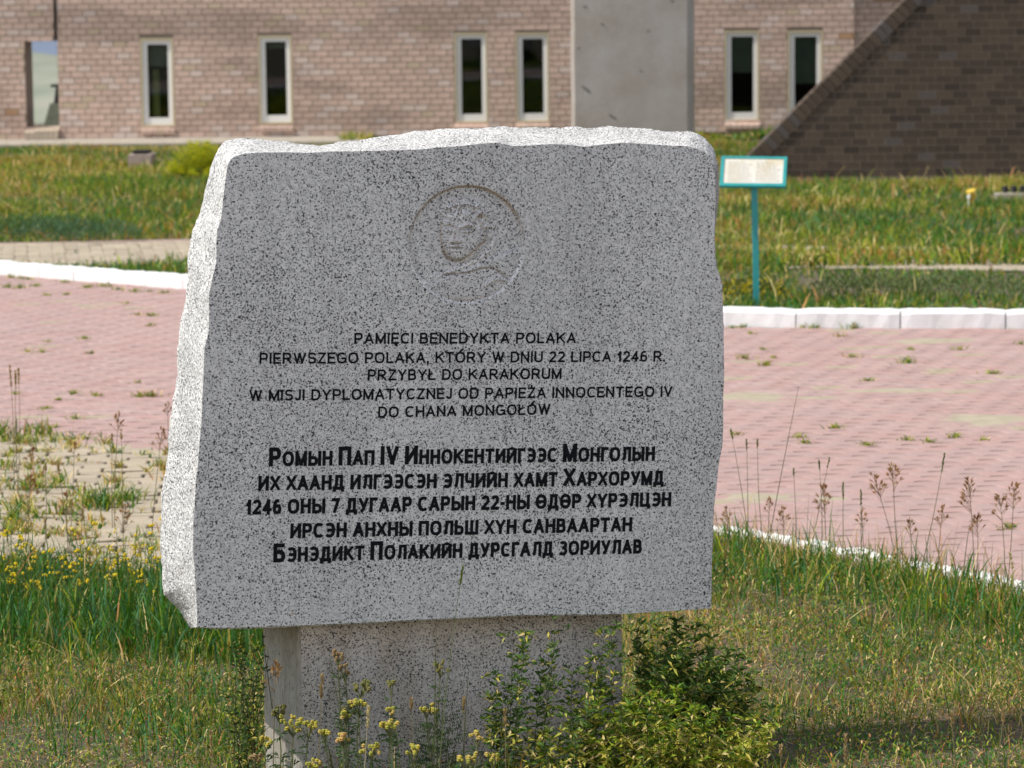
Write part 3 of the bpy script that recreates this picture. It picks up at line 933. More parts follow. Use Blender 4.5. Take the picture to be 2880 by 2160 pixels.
# medallion geometry in the photograph's pixels, carried to the stone face
MC = face_uv(1314, 688)
MRu = (face_uv(1481, 688)[0] - face_uv(1147, 688)[0]) / 2
MRv = (face_uv(1314, 518)[1] - face_uv(1314, 858)[1]) / 2
SEGM = 240
ringpts = [(MC[0] + MRu * math.cos(2 * math.pi * i / SEGM), MC[1] + MRv * math.sin(2 * math.pi * i / SEGM)) for i in range(SEGM)]
# letters sit on the face, so the face itself is flat between outline and medallion
polys = [[Vector((p[0], p[1], 0)) for p in Fo], [Vector((p[0], p[1], 0)) for p in ringpts[::-1]]]
tris = tessellate_polygon(polys)
V = [uvw(p[0], p[1]) for p in Fo] + [uvw(p[0], p[1]) for p in ringpts[::-1]]
C = [(1, 1, 1)] * len(V)
Fc = [tuple(t) for t in tris]; FM = [0] * len(Fc)
# orient the face outwards
def fix(tri):
    a, b2, c = (Vector(V[i]) for i in tri)
    return tri if (b2 - a).cross(c - a).dot(n_ax) > 0 else tri[::-1]
Fc = [fix(t) for t in Fc]
ND = 26
prev = list(range(NP))
def gran(p, s): return noise.noise(p * s)
for k in range(1, ND + 1):
    t = (k / ND)
    tt = 0.012 if k == 1 else t
    cur = []
    for i in range(NP):
        f, b2 = Fo[i], Bo[i]
        u, v = f[0] + (b2[0] - f[0]) * tt, f[1] + (b2[1] - f[1]) * tt
        # outward direction of the outline at this point
        a_, c_ = Fo[(i - 2) % NP], Fo[(i + 2) % NP]
        d = Vector((c_[0] - a_[0], c_[1] - a_[1])).normalized()
        o_ = Vector((-d.y, d.x))                      # clockwise path: outward is to its left
        part = 0 if i < nL else 1 if i < nL + nT else 2 if i < nL + nT + nR else 3
        p3 = uvw(u, v, -THK * tt)
        if part == 3: amp = 0.0012
        else: amp = 0.0060
        fall = min(1.0, tt * 9) * (1.0 if part != 3 else 1)
        big = 0.55 * gran(p3, 11) + 0.5 * (abs(gran(p3 + Vector((3, 1, 7)), 30)) - 0.25) + 0.34 * (abs(gran(p3, 80)) - 0.2)
        w_ = big * amp * 1.6 * fall
        if part == 2: w_ = w_ * 0.8 + 0.010 * math.sin(math.pi * min(1, tt * 1.1)) * max(0, min(1, (v - 1.0) * 4)) * fall - 0.012 * tt
        if part == 3: w_ += 0.0055 * min(1, (i - nL - nT - nR) / 8, (NP - i) / 8)
        u += o_.x * w_; v += o_.y * w_
        cur.append(len(V))
        V.append(uvw(u, v, -THK * tt + 0.0025 * gran(p3, 60) * fall))
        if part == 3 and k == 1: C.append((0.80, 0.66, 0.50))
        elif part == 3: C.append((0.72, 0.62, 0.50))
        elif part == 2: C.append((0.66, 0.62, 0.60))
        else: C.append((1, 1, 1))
    for i in range(NP):
        j = (i + 1) % NP
        Fc.append((prev[i], cur[i], cur[j], prev[j])); FM.append(1)
    prev = cur
bt = tessellate_polygon([[Vector((*Bo[i][:2], 0)) for i in range(NP)]])
for t in bt:
    Fc.append(tuple(prev[i] for i in t)); FM.append(1)
slab = mk('slab', V, Fc, [M_FACE, M_ROUGH], mon, cols=C, fmats=FM)

# carved portrait: a sunken disc with a raised head and cloak
def seg_d(x, y, ax, ay, bx, by):
    vx, vy = bx - ax, by - ay
    t = max(0, min(1, ((x - ax) * vx + (y - ay) * vy) / (vx * vx + vy * vy)))
    return math.hypot(x - ax - t * vx, y - ay - t * vy)
def stroke(x, y, pl, w):
    d = min(seg_d(x, y, *a, *b2) for a, b2 in zip(pl, pl[1:]))
    return math.exp(-(d / w) ** 2)
def dome(x, y, cx, cy, rx, ry, p=2.0, ang=0.0):
    ca, sa = math.cos(ang), math.sin(ang)
    dx, dy = (x - cx), (y - cy)
    dx, dy = dx * ca + dy * sa, -dx * sa + dy * ca
    q = (dx / rx) ** 2 + (dy / ry) ** 2
    return max(0.0, 1 - q) ** (1 / p)
def sm(e0, e1, x):
    t = max(0, min(1, (x - e0) / (e1 - e0))); return t * t * (3 - 2 * t)
def relief(x, y):
    """x, y in enlarged pixels of the carving; returns height in metres and tone, positive for stain and painted shade, negative for painted highlight"""
    r = math.hypot((x - 948) / 675, (y - 840) / 690)
    h = -0.0090 * sm(1.0, 0.93, r)
    st = 0.9 * math.exp(-((r - 0.965) / 0.022) ** 2) * sm(900, 500, y) * (1 if x < 1500 else 0.5)  # tan stain along the upper rim, its shadow line painted in
    face = dome(x, y, 905, 745, 245, 300, 2.6, -0.12)
    h += 0.0125 * face
    jaw = [(700, 930), (750, 1000), (820, 1030), (900, 1022), (990, 960), (1060, 890), (1150, 800)]
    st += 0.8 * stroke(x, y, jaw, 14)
    h -= 0.004 * stroke(x, y, jaw, 16)
    cap = dome(x, y, 950, 560, 270, 240, 2.6, 0.15) * sm(680, 480, y + abs(x - 900) * 0.25)
    h += 0.0055 * cap
    curl = noise.noise(Vector((x * 0.024, y * 0.020, 2)))
    hairm = stroke(x, y, [(700, 520), (760, 440), (900, 420), (1050, 470), (1130, 560), (1190, 660)], 75)
    h += hairm * (0.002 + 0.008 * curl)
    h += 0.004 * stroke(x, y, [(730, 420), (850, 380), (960, 380), (1080, 430), (1170, 520)], 10)
    h -= 0.003 * stroke(x, y, [(730, 440), (850, 398), (960, 398), (1075, 446)], 9)
    # brows, eyes, nose, mouth, ear
    h += 0.004 * stroke(x, y, [(690, 612), (745, 600), (795, 632)], 16) + 0.004 * stroke(x, y, [(850, 650), (920, 608), (1000, 628)], 16)
    h -= 0.005 * stroke(x, y, [(700, 640), (760, 640)], 16) + 0.005 * stroke(x, y, [(870, 668), (950, 650), (1010, 680)], 13)
    h += 0.004 * dome(x, y, 735, 688, 42, 24) + 0.0045 * dome(x, y, 945, 690, 55, 27)
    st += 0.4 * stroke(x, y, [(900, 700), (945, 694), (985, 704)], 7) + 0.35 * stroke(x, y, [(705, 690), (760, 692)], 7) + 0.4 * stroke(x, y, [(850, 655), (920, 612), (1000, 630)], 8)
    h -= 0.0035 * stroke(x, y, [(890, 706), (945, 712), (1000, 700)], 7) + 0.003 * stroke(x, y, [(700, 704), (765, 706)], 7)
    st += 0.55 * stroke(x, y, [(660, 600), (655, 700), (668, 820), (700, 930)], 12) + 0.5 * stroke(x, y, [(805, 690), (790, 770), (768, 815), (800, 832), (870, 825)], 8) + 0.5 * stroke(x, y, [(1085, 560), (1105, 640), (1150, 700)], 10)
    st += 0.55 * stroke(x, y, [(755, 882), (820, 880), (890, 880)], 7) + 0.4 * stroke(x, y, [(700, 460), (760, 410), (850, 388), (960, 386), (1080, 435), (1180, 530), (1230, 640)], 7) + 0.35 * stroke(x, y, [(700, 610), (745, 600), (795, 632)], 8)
    h += 0.0035 * stroke(x, y, [(815, 650), (812, 730), (818, 790)], 26) + 0.004 * dome(x, y, 820, 800, 58, 30)
    h -= 0.005 * stroke(x, y, [(765, 828), (820, 835), (880, 822)], 9)
    h += 0.0030 * stroke(x, y, [(770, 860), (820, 852), (885, 862)], 15) + 0.0035 * stroke(x, y, [(780, 905), (850, 908)], 15)
    h -= 0.005 * stroke(x, y, [(750, 882), (820, 880), (890, 880)], 8)
    h += 0.003 * dome(x, y, 830, 975, 70, 40)
    h += 0.004 * dome(x, y, 1125, 770, 48, 75, 2, 0.2) - 0.004 * dome(x, y, 1120, 765, 24, 42)
    st += 0.4 * stroke(x, y, [(1160, 730), (1175, 780), (1130, 830)], 8)
    # cloak, hood and collar
    body = sm(1, 0.9, r) * sm(0, 1, (y - (1235 - (x - 620) * 0.42)) / 60) * sm(480, 620, x + 0)
    h += 0.0045 * body * sm(1.0, 0.93, r)
    h += 0.004 * stroke(x, y, [(610, 1235), (700, 1180), (900, 1110), (1080, 1020), (1220, 910), (1260, 800), (1230, 740)], 16)
    low = [(690, 1190), (850, 1180), (1000, 1160), (1120, 1118), (1250, 1108), (1330, 1150), (1420, 1225)]
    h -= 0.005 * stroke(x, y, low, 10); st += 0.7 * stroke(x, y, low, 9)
    h += 0.004 * stroke(x, y, [(1180, 1310), (1230, 1260), (1320, 1230), (1440, 1250)], 14)
    h += 0.003 * stroke(x, y, [(470, 1330), (540, 1250), (600, 1180)], 14)
    st += 0.35 * sm(1380, 1500, y) + 0.3 * stroke(x, y, [(1400, 1320), (1300, 1420), (1200, 1470)], 50)
    # the lower edge runs out level with the face
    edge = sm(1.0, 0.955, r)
    lt = 1.3 * math.exp(-((r - 0.975) / 0.022) ** 2) * sm(850, 1150, y)  # highlight painted on the lower rim, collar and raised ridges
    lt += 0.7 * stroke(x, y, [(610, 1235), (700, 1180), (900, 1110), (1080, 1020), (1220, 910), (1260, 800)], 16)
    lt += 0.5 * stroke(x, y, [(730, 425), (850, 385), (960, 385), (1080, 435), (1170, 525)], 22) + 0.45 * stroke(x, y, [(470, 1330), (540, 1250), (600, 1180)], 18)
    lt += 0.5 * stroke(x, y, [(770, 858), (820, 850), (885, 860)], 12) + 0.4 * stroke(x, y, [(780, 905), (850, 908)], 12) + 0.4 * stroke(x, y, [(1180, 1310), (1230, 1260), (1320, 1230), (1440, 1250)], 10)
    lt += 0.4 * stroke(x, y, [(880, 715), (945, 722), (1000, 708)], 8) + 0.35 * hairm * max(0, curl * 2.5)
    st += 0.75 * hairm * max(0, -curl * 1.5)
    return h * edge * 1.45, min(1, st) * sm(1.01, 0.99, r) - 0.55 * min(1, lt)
V, C, Fc = [], [], []
NRING = 96
for k in range(NRING + 1):
    rr_ = 1 - (k / NRING)
    for i in range(SEGM if k < NRING else 1):
        a = 2 * math.pi * i / SEGM
        u, v = MC[0] + MRu * math.cos(a) * rr_, MC[1] + MRv * math.sin(a) * rr_
        x, y = 948 + 675 * math.cos(a) * rr_, 840 - 690 * math.sin(a) * rr_
        h, st = relief(x, y)
        if k == 0: h = 0
        V.append(uvw(u, v, h))
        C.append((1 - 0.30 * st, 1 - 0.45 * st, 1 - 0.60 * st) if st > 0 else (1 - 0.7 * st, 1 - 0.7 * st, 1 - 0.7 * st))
for k in range(NRING):
    for i in range(SEGM):
        j = (i + 1) % SEGM
        if k < NRING - 1: Fc.append((k * SEGM + i, k * SEGM + j, (k + 1) * SEGM + j, (k + 1) * SEGM + i))
        else: Fc.append((k * SEGM + i, k * SEGM + j, NRING * SEGM))
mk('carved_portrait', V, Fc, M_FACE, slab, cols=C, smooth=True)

# inscription, one mesh per line; plain sans letters drawn as strokes
def sq(v): return math.copysign(abs(v) ** 0.80, v)
def arc(cx, cy, rx, ry, a0, a1, n=14):
    return [(cx + rx * sq(math.cos(math.radians(a0 + (a1 - a0) * i / n))), cy + ry * sq(math.sin(math.radians(a0 + (a1 - a0) * i / n)))) for i in range(n + 1)]
ST_ = lambda x: [(x, 0), (x, 1)]
def bowl(y0, y1, rx, xs_=0.45):
    return [(0, y1), (xs_, y1)] + arc(xs_, (y0 + y1) / 2, rx, (y1 - y0) / 2, 90, -90)[1:-1] + [(xs_, y0), (0, y0)]
RING = arc(0.5, 0.5, 0.5, 0.5, 0, 360, 28)
CEE = [(x / 0.863, y) for x, y in arc(0.5, 0.5, 0.5, 0.5, 48, 312, 20)]
SOFT = lambda w_: [(0, 0.56), (w_ * 0.5, 0.56)] + arc(w_ * 0.5, 0.28, w_ * 0.5, 0.28, 90, -90)[1:-1] + [(w_ * 0.5, 0), (0, 0)]
EI = [[(0, 1), (0, 0)], [(1, 1), (1, 0)], [(0.02, 0.02), (0.98, 0.98)]]
BREVE = [arc(0.5, 1.24, 0.26, 0.12, 190, 350, 8)]
ZED = [[(0.02, 1), (0.97, 1)], [(0.97, 1), (0.03, 0)], [(0.03, 0), (1, 0)]]
G_ = {
 'A': (.78, [[(0, 0), (.5, 1)], [(.5, 1), (1, 0)], [(.2, .3), (.8, .3)]]), 'B': (.70, [ST_(0), bowl(.52, 1, .38, .5), bowl(0, .52, .48, .5)]),
 'C': (.74, [CEE]), 'D': (.75, [ST_(0), [(0, 1), (.4, 1)] + arc(.4, .5, .6, .5, 90, -90)[1:-1] + [(.4, 0), (0, 0)]]),
 'E': (.64, [ST_(0), [(0, 1), (1, 1)], [(0, .52), (.92, .52)], [(0, 0), (1, 0)]]), 'G': (.82, [arc(.5, .5, .5, .5, 48, 325, 20), [(1, .08), (1, .46)], [(1, .46), (.58, .46)]]),
 'H': (.74, [ST_(0), ST_(1), [(0, .52), (1, .52)]]), 'I': (.15, [ST_(.5)]), 'J': (.50, [[(1, 1), (1, .3)] + arc(.5, .28, .5, .28, 0, -175, 10)[1:]]),
 'K': (.74, [ST_(0), [(.95, 1), (.02, .38)], [(.33, .60), (1, 0)]]), 'L': (.60, [ST_(0), [(0, 0), (1, 0)]]),
 'M': (.86, [ST_(0), ST_(1), [(0, 1), (.5, .04)], [(.5, .04), (1, 1)]]), 'N': (.74, [ST_(0), ST_(1), [(.02, .98), (.98, .02)]]),
 'O': (.84, [RING]), 'P': (.69, [ST_(0), bowl(.44, 1, .45, .55)]), 'R': (.75, [ST_(0), bowl(.46, 1, .42, .5), [(.50, .44), (1, 0)]]),
 'S': (.70, [arc(.5, .755, .46, .245, 18, 270, 14)[:-1] + arc(.5, .255, .5, .255, 90, -162, 14)]), 'T': (.70, [ST_(.5), [(0, 1), (1, 1)]]),
 'U': (.74, [[(0, 1), (0, .36)] + arc(.5, .36, .5, .36, 180, 360, 12)[1:] + [(1, 1)]]), 'V': (.74, [[(0, 1), (.5, 0)], [(.5, 0), (1, 1)]]),
 'W': (1.05, [[(0, 1), (.26, 0)], [(.26, 0), (.5, .98)], [(.5, .98), (.74, 0)], [(.74, 0), (1, 1)]]), 'Y': (.74, [[(0, 1), (.5, .44)], [(.5, .44), (1, 1)], [(.5, .46), (.5, 0)]]),
 'Z': (.68, ZED), 'X': (.72, [[(0, 0), (1, 1)], [(0, 1), (1, 0)]]),
 '1': (.36, [[(.85, 0), (.85, 1)], [(.85, .98), (.0, .70)]]), '2': (.62, [arc(.5, .72, .48, .28, 168, -25, 12) + [(.03, .03)], [(0, 0), (1, 0)]]),
 '4': (.64, [[(.74, 0), (.74, 1)], [(.74, .98), (0, .27)], [(0, .27), (1, .27)]]), '6': (.62, [arc(.5, .285, .5, .285, 0, 360, 22), [(0.0, .30), (.0, .58), (.10, .84), (.34, .985), (.60, 1), (.86, .985)]]),
 '7': (.60, [[(0, 1), (.98, 1)], [(.98, 1), (.32, 0)]]), '-': (.34, [[(0, .40), (1, .40)]]), '.': (.15, [[(.5, 0), (.5, .02)]]), ',': (.16, [[(.5, .03), (.5, 0)], [(.5, 0), (.2, -.16)]]),
}
G_['Ę'] = (.64, G_['E'][1] + [[(.88, .02), (.66, -.16), (.72, -.26), (.98, -.27)]]); G_['Ó'] = (.84, G_['O'][1] + [[(.48, 1.15), (.76, 1.36)]])
G_['Ł'] = (.62, G_['L'][1] + [[(-.18, .38), (.45, .62)]]); G_['Ż'] = (.68, ZED + [[(.5, 1.20), (.5, 1.26)]])
for c_, l_ in zip('АВЕКМНОРСТХҮ', 'ABEKMHOPCTXY'): G_[c_] = G_[l_]
G_.update({
 'Ы': (.96, [ST_(0), SOFT(.66), ST_(1)]), 'Ь': (.68, [ST_(0), SOFT(1)]), 'Б': (.70, [ST_(0), [(0, 1), (.9, 1)], SOFT(1)]), 'П': (.74, [ST_(0), ST_(1), [(0, 1), (1, 1)]]),
 'И': (.76, EI), 'Й': (.76, EI + BREVE), 'Г': (.58, [ST_(0), [(0, 1), (1, 1)]]), 'Л': (.76, [ST_(1), [(.30, 1), (1, 1)], [(.30, 1), (.27, .45), (.17, .07), (-.05, 0)]]),
 'Д': (.82, [[(.84, 1), (.84, 0)], [(.26, 1), (.84, 1)], [(.26, 1), (.24, .4), (.13, 0)], [(0, 0), (1, 0)], [(0, .02), (0, -.17)], [(1, .02), (1, -.17)]]),
 'Ц': (.80, [ST_(0), ST_(.84), [(0, 0), (1, 0)], [(1, .02), (1, -.17)]]), 'Ш': (.98, [ST_(0), ST_(.5), ST_(1), [(0, 0), (1, 0)]]),
 'Ч': (.70, [ST_(1), [(0, 1), (0, .62)] + arc(.35, .60, .35, .2, 180, 270, 6)[1:] + [(1, .40)]]), 'У': (.72, [[(0, 1), (.52, .36)], [(1, 1), (.50, .16), (.34, .02), (.06, 0)]]),
 'Э': (.72, [[((x - .121) / .879, y) for x, y in arc(.5, .5, .5, .5, 135, -135, 20)], [(.28, .5), (1, .5)]]), 'Ө': (.84, [RING, [(0, .5), (1, .5)]]),
 'З': (.66, [arc(.48, .765, .46, .235, 155, -90, 12)[:-1] + [(.30, .53)], [(.30, .53)] + arc(.48, .265, .52, .265, 90, -158, 14)]),
})
def ribbon(pl, h):
    """flat band of half-width h along a polyline, ends squared off"""
    P = [Vector(p) for p in pl]
    closed = (P[0] - P[-1]).length < 1e-6
    if not closed:
        straight0 = len(P) == 2 or (P[1] - P[0]).length > 0.16
        straight1 = len(P) == 2 or (P[-1] - P[-2]).length > 0.16
        if straight0: P[0] = P[0] - (P[1] - P[0]).normalized() * h
        if straight1: P[-1] = P[-1] + (P[-1] - P[-2]).normalized() * h
    L, R = [], []
    n = len(P)
    for i in range(n):
        if closed: a, b_ = P[(i - 1) % (n - 1)], P[(i + 1) % (n - 1)] if i < n - 1 else P[1]
        else: a, b_ = P[max(i - 1, 0)], P[min(i + 1, n - 1)]
        d1 = (P[i] - a).normalized() if (P[i] - a).length > 1e-9 else (b_ - P[i]).normalized()
        d2 = (b_ - P[i]).normalized() if (b_ - P[i]).length > 1e-9 else d1
        d = (d1 + d2).normalized()
        nrm = Vector((-d.y, d.x))
        mlen = min(1.6, 1 / max(0.3, abs(nrm.dot(Vector((-d1.y, d1.x))))))
        L.append(P[i] + nrm * h * mlen); R.append(P[i] - nrm * h * mlen)
    return L, R
def inscribe(text, xl, yl, xr, yr, cap, small=None, weight=0.14, gap=0.12, space=0.42):
    """text between two baseline points of the photograph; cap heights in its pixels"""
    A, B = on_plane(xl, yl, P0, n_ax), on_plane(xr, yr, P0, n_ax)
    d = (B - A); total = d.length; d.normalize()
    up = n_ax.cross(d); up = up if up.z > 0 else -up
    s_px = total / math.hypot(xr - xl, yr - yl)
    pen = 0.0; items = []; fixed = 0.0
    for ch in text:
        hh = cap if (small is None or ch.isupper()) else small
        g = ch.upper()
        if ch == ' ': pen += space * hh; continue
        w_ = G_[g][0]
        if g in 'I.': items.append((g, pen, fixed, weight * hh, hh)); fixed += weight * hh; pen += gap * hh; continue
        items.append((g, pen, fixed, w_ * hh, hh)); pen += (w_ + gap) * hh
    pen -= gap * hh
    k = (total / s_px - fixed) / pen
    V, Fc = [], []
    for q, (g, off, fx_, w_, hh) in enumerate(items):
        wd = w_ if g in 'I.' else w_ * k
        x0 = off * k + fx_
        h = weight * hh / 2
        for si, pl in enumerate(G_[g][1]):
            pts = [(x0 + h + x * (wd - 2 * h), h + y * (hh - 2 * h)) for x, y in pl]
            L, R = ribbon([Vector(p) / hh for p in pts], h / hh)
            lo = 0.0 if min(y for _, y in pl) >= 0 else -9
            hi = 1.0 if max(y for _, y in pl) <= 1 else 9
            lift = 0.0011 + 0.00012 * si
            b0 = len(V); n = len(L)
            for side in (L, R):
                for p in side:
                    y = min(max(p.y, lo), hi)
                    V.append(A + d * (p.x * hh * s_px) + up * (y * hh * s_px) + n_ax * lift)
            for side in (0, 1):
                for i in range(n): V.append(V[b0 + side * n + i] - n_ax * 0.002)
            for i in range(n - 1):
                Fc.append((b0 + i, b0 + n + i, b0 + n + i + 1, b0 + i + 1))
                Fc.append((b0 + i, b0 + i + 1, b0 + 2 * n + i + 1, b0 + 2 * n + i))
                Fc.append((b0 + n + i + 1, b0 + n + i, b0 + 3 * n + i, b0 + 3 * n + i + 1))
    mk('inscription_line', V, Fc, M_INK, slab)
LAT = dict(cap=29.5, weight=0.175, gap=0.15, space=0.42)
inscribe('PAMIĘCI BENEDYKTA POLAKA', 996, 967.5, 1619, 965.5, **LAT)
inscribe('PIERWSZEGO POLAKA, KTÓRY W DNIU 22 LIPCA 1246 R.', 729.5, 1023.7, 1870, 1017, **LAT)
inscribe('PRZYBYŁ DO KARAKORUM', 1034, 1070.6, 1578.6, 1066, **LAT)
inscribe('W MISJI DYPLOMATYCZNEJ OD PAPIEŻA INNOCENTEGO IV', 700.7, 1127.9, 1890, 1116, **LAT)
inscribe('DO CHANA MONGOŁÓW', 1063.5, 1174.7, 1547, 1166, **LAT)
CY = dict(cap=50, small=39.5, weight=0.215, gap=0.10, space=0.36)
inscribe('Ромын Пап IV Иннокентийгээс Монголын', 756, 1312, 1841, 1296, **CY)
inscribe('их хаанд илгээсэн элчийн хамт Хархорумд', 726, 1380.5, 1866, 1364, **CY)
inscribe('1246 оны 7 дугаар сарын 22-ны өдөр хүрэлцэн', 692, 1447.7, 1887, 1424, **CY)
inscribe('ирсэн анхны польш хүн санваартан', 816, 1514, 1777, 1494.6, **CY)
inscribe('Бэнэдикт Полакийн дурсгалд зориулав', 768, 1582, 1804.7, 1556.7, **CY)

# pedestal: its own vertical block under the slab
inset = 0.020
pf = on_plane(840, 1765, P0 - n_ax * inset, n_ax)
pr2 = on_plane(1755, 1740, P0 - n_ax * inset, n_ax)
hd = Vector((math.cos(math.radians(24)), math.sin(math.radians(24)), 0))
back_dir = Vector((-hd.y, hd.x, 0))
Lp = (pr2 - pf).length
def slab_bottom_z(p):
    # height of the slab's underside over this ground point
    d = Vector((p.x - P0.x, p.y - P0.y, 0))
    w_ = d.dot(n_ax)
    uu = d.dot(Vector((u_ax.x, u_ax.y, 0))) / (math.cos(TAU) ** 2)
    bl_, br_ = Vector(FB[-1]), Vector(FB[0])
    t = (uu - bl_.x) / (br_.x - bl_.x)
    return uvw(uu, bl_.y + (br_.y - bl_.y) * t).z + 0.012
def px_of(p):
    d = p - EYE
    return W / 2 + F * d.dot(RGT) / d.dot(FWD)
pd = Vector((pf.x, pf.y, 0))
Lp = next(t / 1000 for t in range(500, 1400) if px_of(pd + hd * (t / 1000) + Vector((0, 0, 0.4))) > 1752)
TP = next(t / 1000 for t in range(100, 500) if px_of(pd + back_dir * (t / 1000) + Vector((0, 0, 0.4))) < 740)
print('pedestal', Lp, TP)
corn = [pd, pd + hd * Lp, pd + hd * Lp + back_dir * TP, pd + back_dir * TP]
V, Fc, FM, C = [], [], [], []
lean = Vector((0.006, 0, 0))
nz_ = 12
bev = 0.007
ringp = []
for a, b2 in zip(corn, corn[1:] + corn[:1]):
    e = (b2 - a).normalized()
    ringp.append(a + e * bev); ringp.append(b2 - e * bev)
for k in range(nz_ + 1):
    for q in ringp:
        zt = slab_bottom_z(q)
        z = -0.1 + (zt + 0.1) * k / nz_
        p = q + lean * (0.5 - z) * -1
        V.append((p.x, p.y, z))
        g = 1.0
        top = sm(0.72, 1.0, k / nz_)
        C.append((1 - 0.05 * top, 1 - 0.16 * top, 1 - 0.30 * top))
nq = len(ringp)
for k in range(nz_):
    for j in range(nq):
        Fc.append((k * nq + j, k * nq + (j + 1) % nq, (k + 1) * nq + (j + 1) % nq, (k + 1) * nq + j))
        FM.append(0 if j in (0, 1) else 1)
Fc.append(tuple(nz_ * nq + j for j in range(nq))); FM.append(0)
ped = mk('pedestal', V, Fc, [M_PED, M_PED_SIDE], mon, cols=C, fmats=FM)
# small round hole plugged in the pedestal front
hp = on_plane(1572, 1884, P0 - n_ax * inset, n_ax)

# ------------------------------------------------------------------ sign
sp = on_ground(2128, 856)
sg = thing('information_sign', 'turquoise lectern sign with a pale text panel on a post behind the kerb', 'sign', (sp.x, sp.y, 0))
ys_ = sp.y
TL, TR, BRc, BLc = (at_y(*q, ys_) for q in ((2029, 441), (2214, 443), (2209, 528), (2023, 526)))
tilt_d = 0.20
TLw, TRw = at_y(2029, 441, ys_ + 0.10), at_y(2214, 443, ys_ + 0.10)
BLw, BRw = at_y(2023, 524, ys_ - 0.11), at_y(2209, 526, ys_ - 0.11)
ux = (TRw - TLw).normalized(); vy = (TLw - BLw).normalized(); nz = ux.cross(vy).normalized()
if nz.y > 0: nz = -nz
wS, hS = (TRw - TLw).length, (TLw - BLw).length
def spt(a, b2, c): return BLw + ux * a + vy * b2 + nz * c
def slab_box(mb, a0, a1, b0, b1, c0, c1, col=(1, 1, 1)):
    mb.add([spt(a0, b0, c0), spt(a1, b0, c0), spt(a1, b1, c0), spt(a0, b1, c0), spt(a0, b0, c1), spt(a1, b0, c1), spt(a1, b1, c1), spt(a0, b1, c1)],
           [(3, 2, 1, 0), (4, 5, 6, 7), (0, 1, 5, 4), (1, 2, 6, 5), (2, 3, 7, 6), (3, 0, 4, 7)], col)
mb = MB()
slab_box(mb, 0, wS, 0, 0.028, -0.012, 0.008); slab_box(mb, 0, wS, hS - 0.018, hS, -0.012, 0.008)
slab_box(mb, 0, 0.024, 0.028, hS - 0.018, -0.012, 0.008); slab_box(mb, wS - 0.024, wS, 0.028, hS - 0.018, -0.012, 0.008)
slab_box(mb, 0.005, wS - 0.005, 0.005, hS - 0.005, -0.020, -0.013)
fr_o = mb.build('frame', M_TURQ, sg)
mb = MB(); slab_box(mb, 0.024, wS - 0.024, 0.028, hS - 0.018, -0.012, 0.001)
M_CARD, nt, b = new_mat('sign_card')
cn = noise_node(nt, 6, 4)
r = ramp(nt, cn.outputs[0], [(0.35, (0.58, 0.51, 0.37)), (0.5, (0.64, 0.61, 0.53)), (0.7, (0.65, 0.63, 0.58))])
nt.links.new(r.outputs[0], b.inputs['Base Color']); b.inputs['Roughness'].default_value = 0.5
mb.build('panel', M_CARD, sg)
mb = MB()
rr = random.Random(4)
for col_i in (0, 1):
    for i in range(9):
        b0 = hS - 0.052 - i * (hS - 0.09) / 9
        x0 = 0.055 + col_i * (wS - 0.07) / 2
        x1 = x0 + (wS - 0.07) / 2 * (rr.uniform(0.72, 0.86) if i else 0.6)
        x = x0
        while x < x1:
            w_ = rr.uniform(0.012, 0.035)
            slab_box(mb, x, min(x + w_, x1), b0 - 0.006, b0, 0.001, 0.0016)
            x += w_ + 0.006
mb.build('print', plain('faded_print', (0.27, 0.24, 0.19), 0.7), sg)
mb = MB()
pt = at_y(2121, 522, ys_)
mb.add([(sp.x - 0.021, ys_ - 0.02, -0.1), (sp.x + 0.021, ys_ - 0.02, -0.1), (sp.x + 0.021, ys_ + 0.02, -0.1), (sp.x - 0.021, ys_ + 0.02, -0.1),
        (pt.x - 0.022, ys_ - 0.02, pt.z + 0.055), (pt.x + 0.022, ys_ - 0.02, pt.z + 0.055), (pt.x + 0.022, ys_ + 0.02, pt.z + 0.095), (pt.x - 0.022, ys_ + 0.02, pt.z + 0.095)],
       [(0, 1, 5, 4), (1, 2, 6, 5), (2, 3, 7, 6), (3, 0, 4, 7), (4, 5, 6, 7)])
mb.build('post', M_TURQ, sg)

# small square pit, far left lawn
pc = on_ground(400, 470)
pit = thing('drain_pit', 'small square concrete pit with a black top in the grass near the building', 'pit', (pc.x, pc.y, 0))
w_ = 0.145
mb = MB()
for (x0, x1, y0, y1) in ((-w_, w_, -w_, -w_ + 0.06), (-w_, w_, w_ - 0.06, w_), (-w_, -w_ + 0.06, -w_ + 0.06, w_ - 0.06), (w_ - 0.06, w_, -w_ + 0.06, w_ - 0.06)):
    mb.box(pc.x + x0, pc.x + x1, pc.y + y0 * 2, pc.y + y1 * 2, -0.1, 0.17)
mb.build('walls', M_PIT, pit)
mb = MB(); mb.box(pc.x - w_ + 0.03, pc.x + w_ - 0.05, pc.y - 0.05, pc.y + 0.22, 0.171, 0.21); mb.build('grate', M_BLACK, pit)
pc = on_ground(2848, 556)
pit2 = thing('concrete_block', 'low concrete slab with dark rubber on it in front of the dark wall', 'pit', (pc.x, pc.y, 0), None)
mb = MB(); mb.box(pc.x - 0.18, pc.x + 0.4, pc.y - 0.2, pc.y + 0.1, -0.1, 0.05); mb.build('slab', M_APRON, pit2)
mb = MB()
for k in range(3): mb.blob((pc.x - 0.08 + k * 0.09, pc.y - 0.02, 0.09), 0.045, (1, 1, 1))
mb.build('rubber', M_BLACK, pit2)
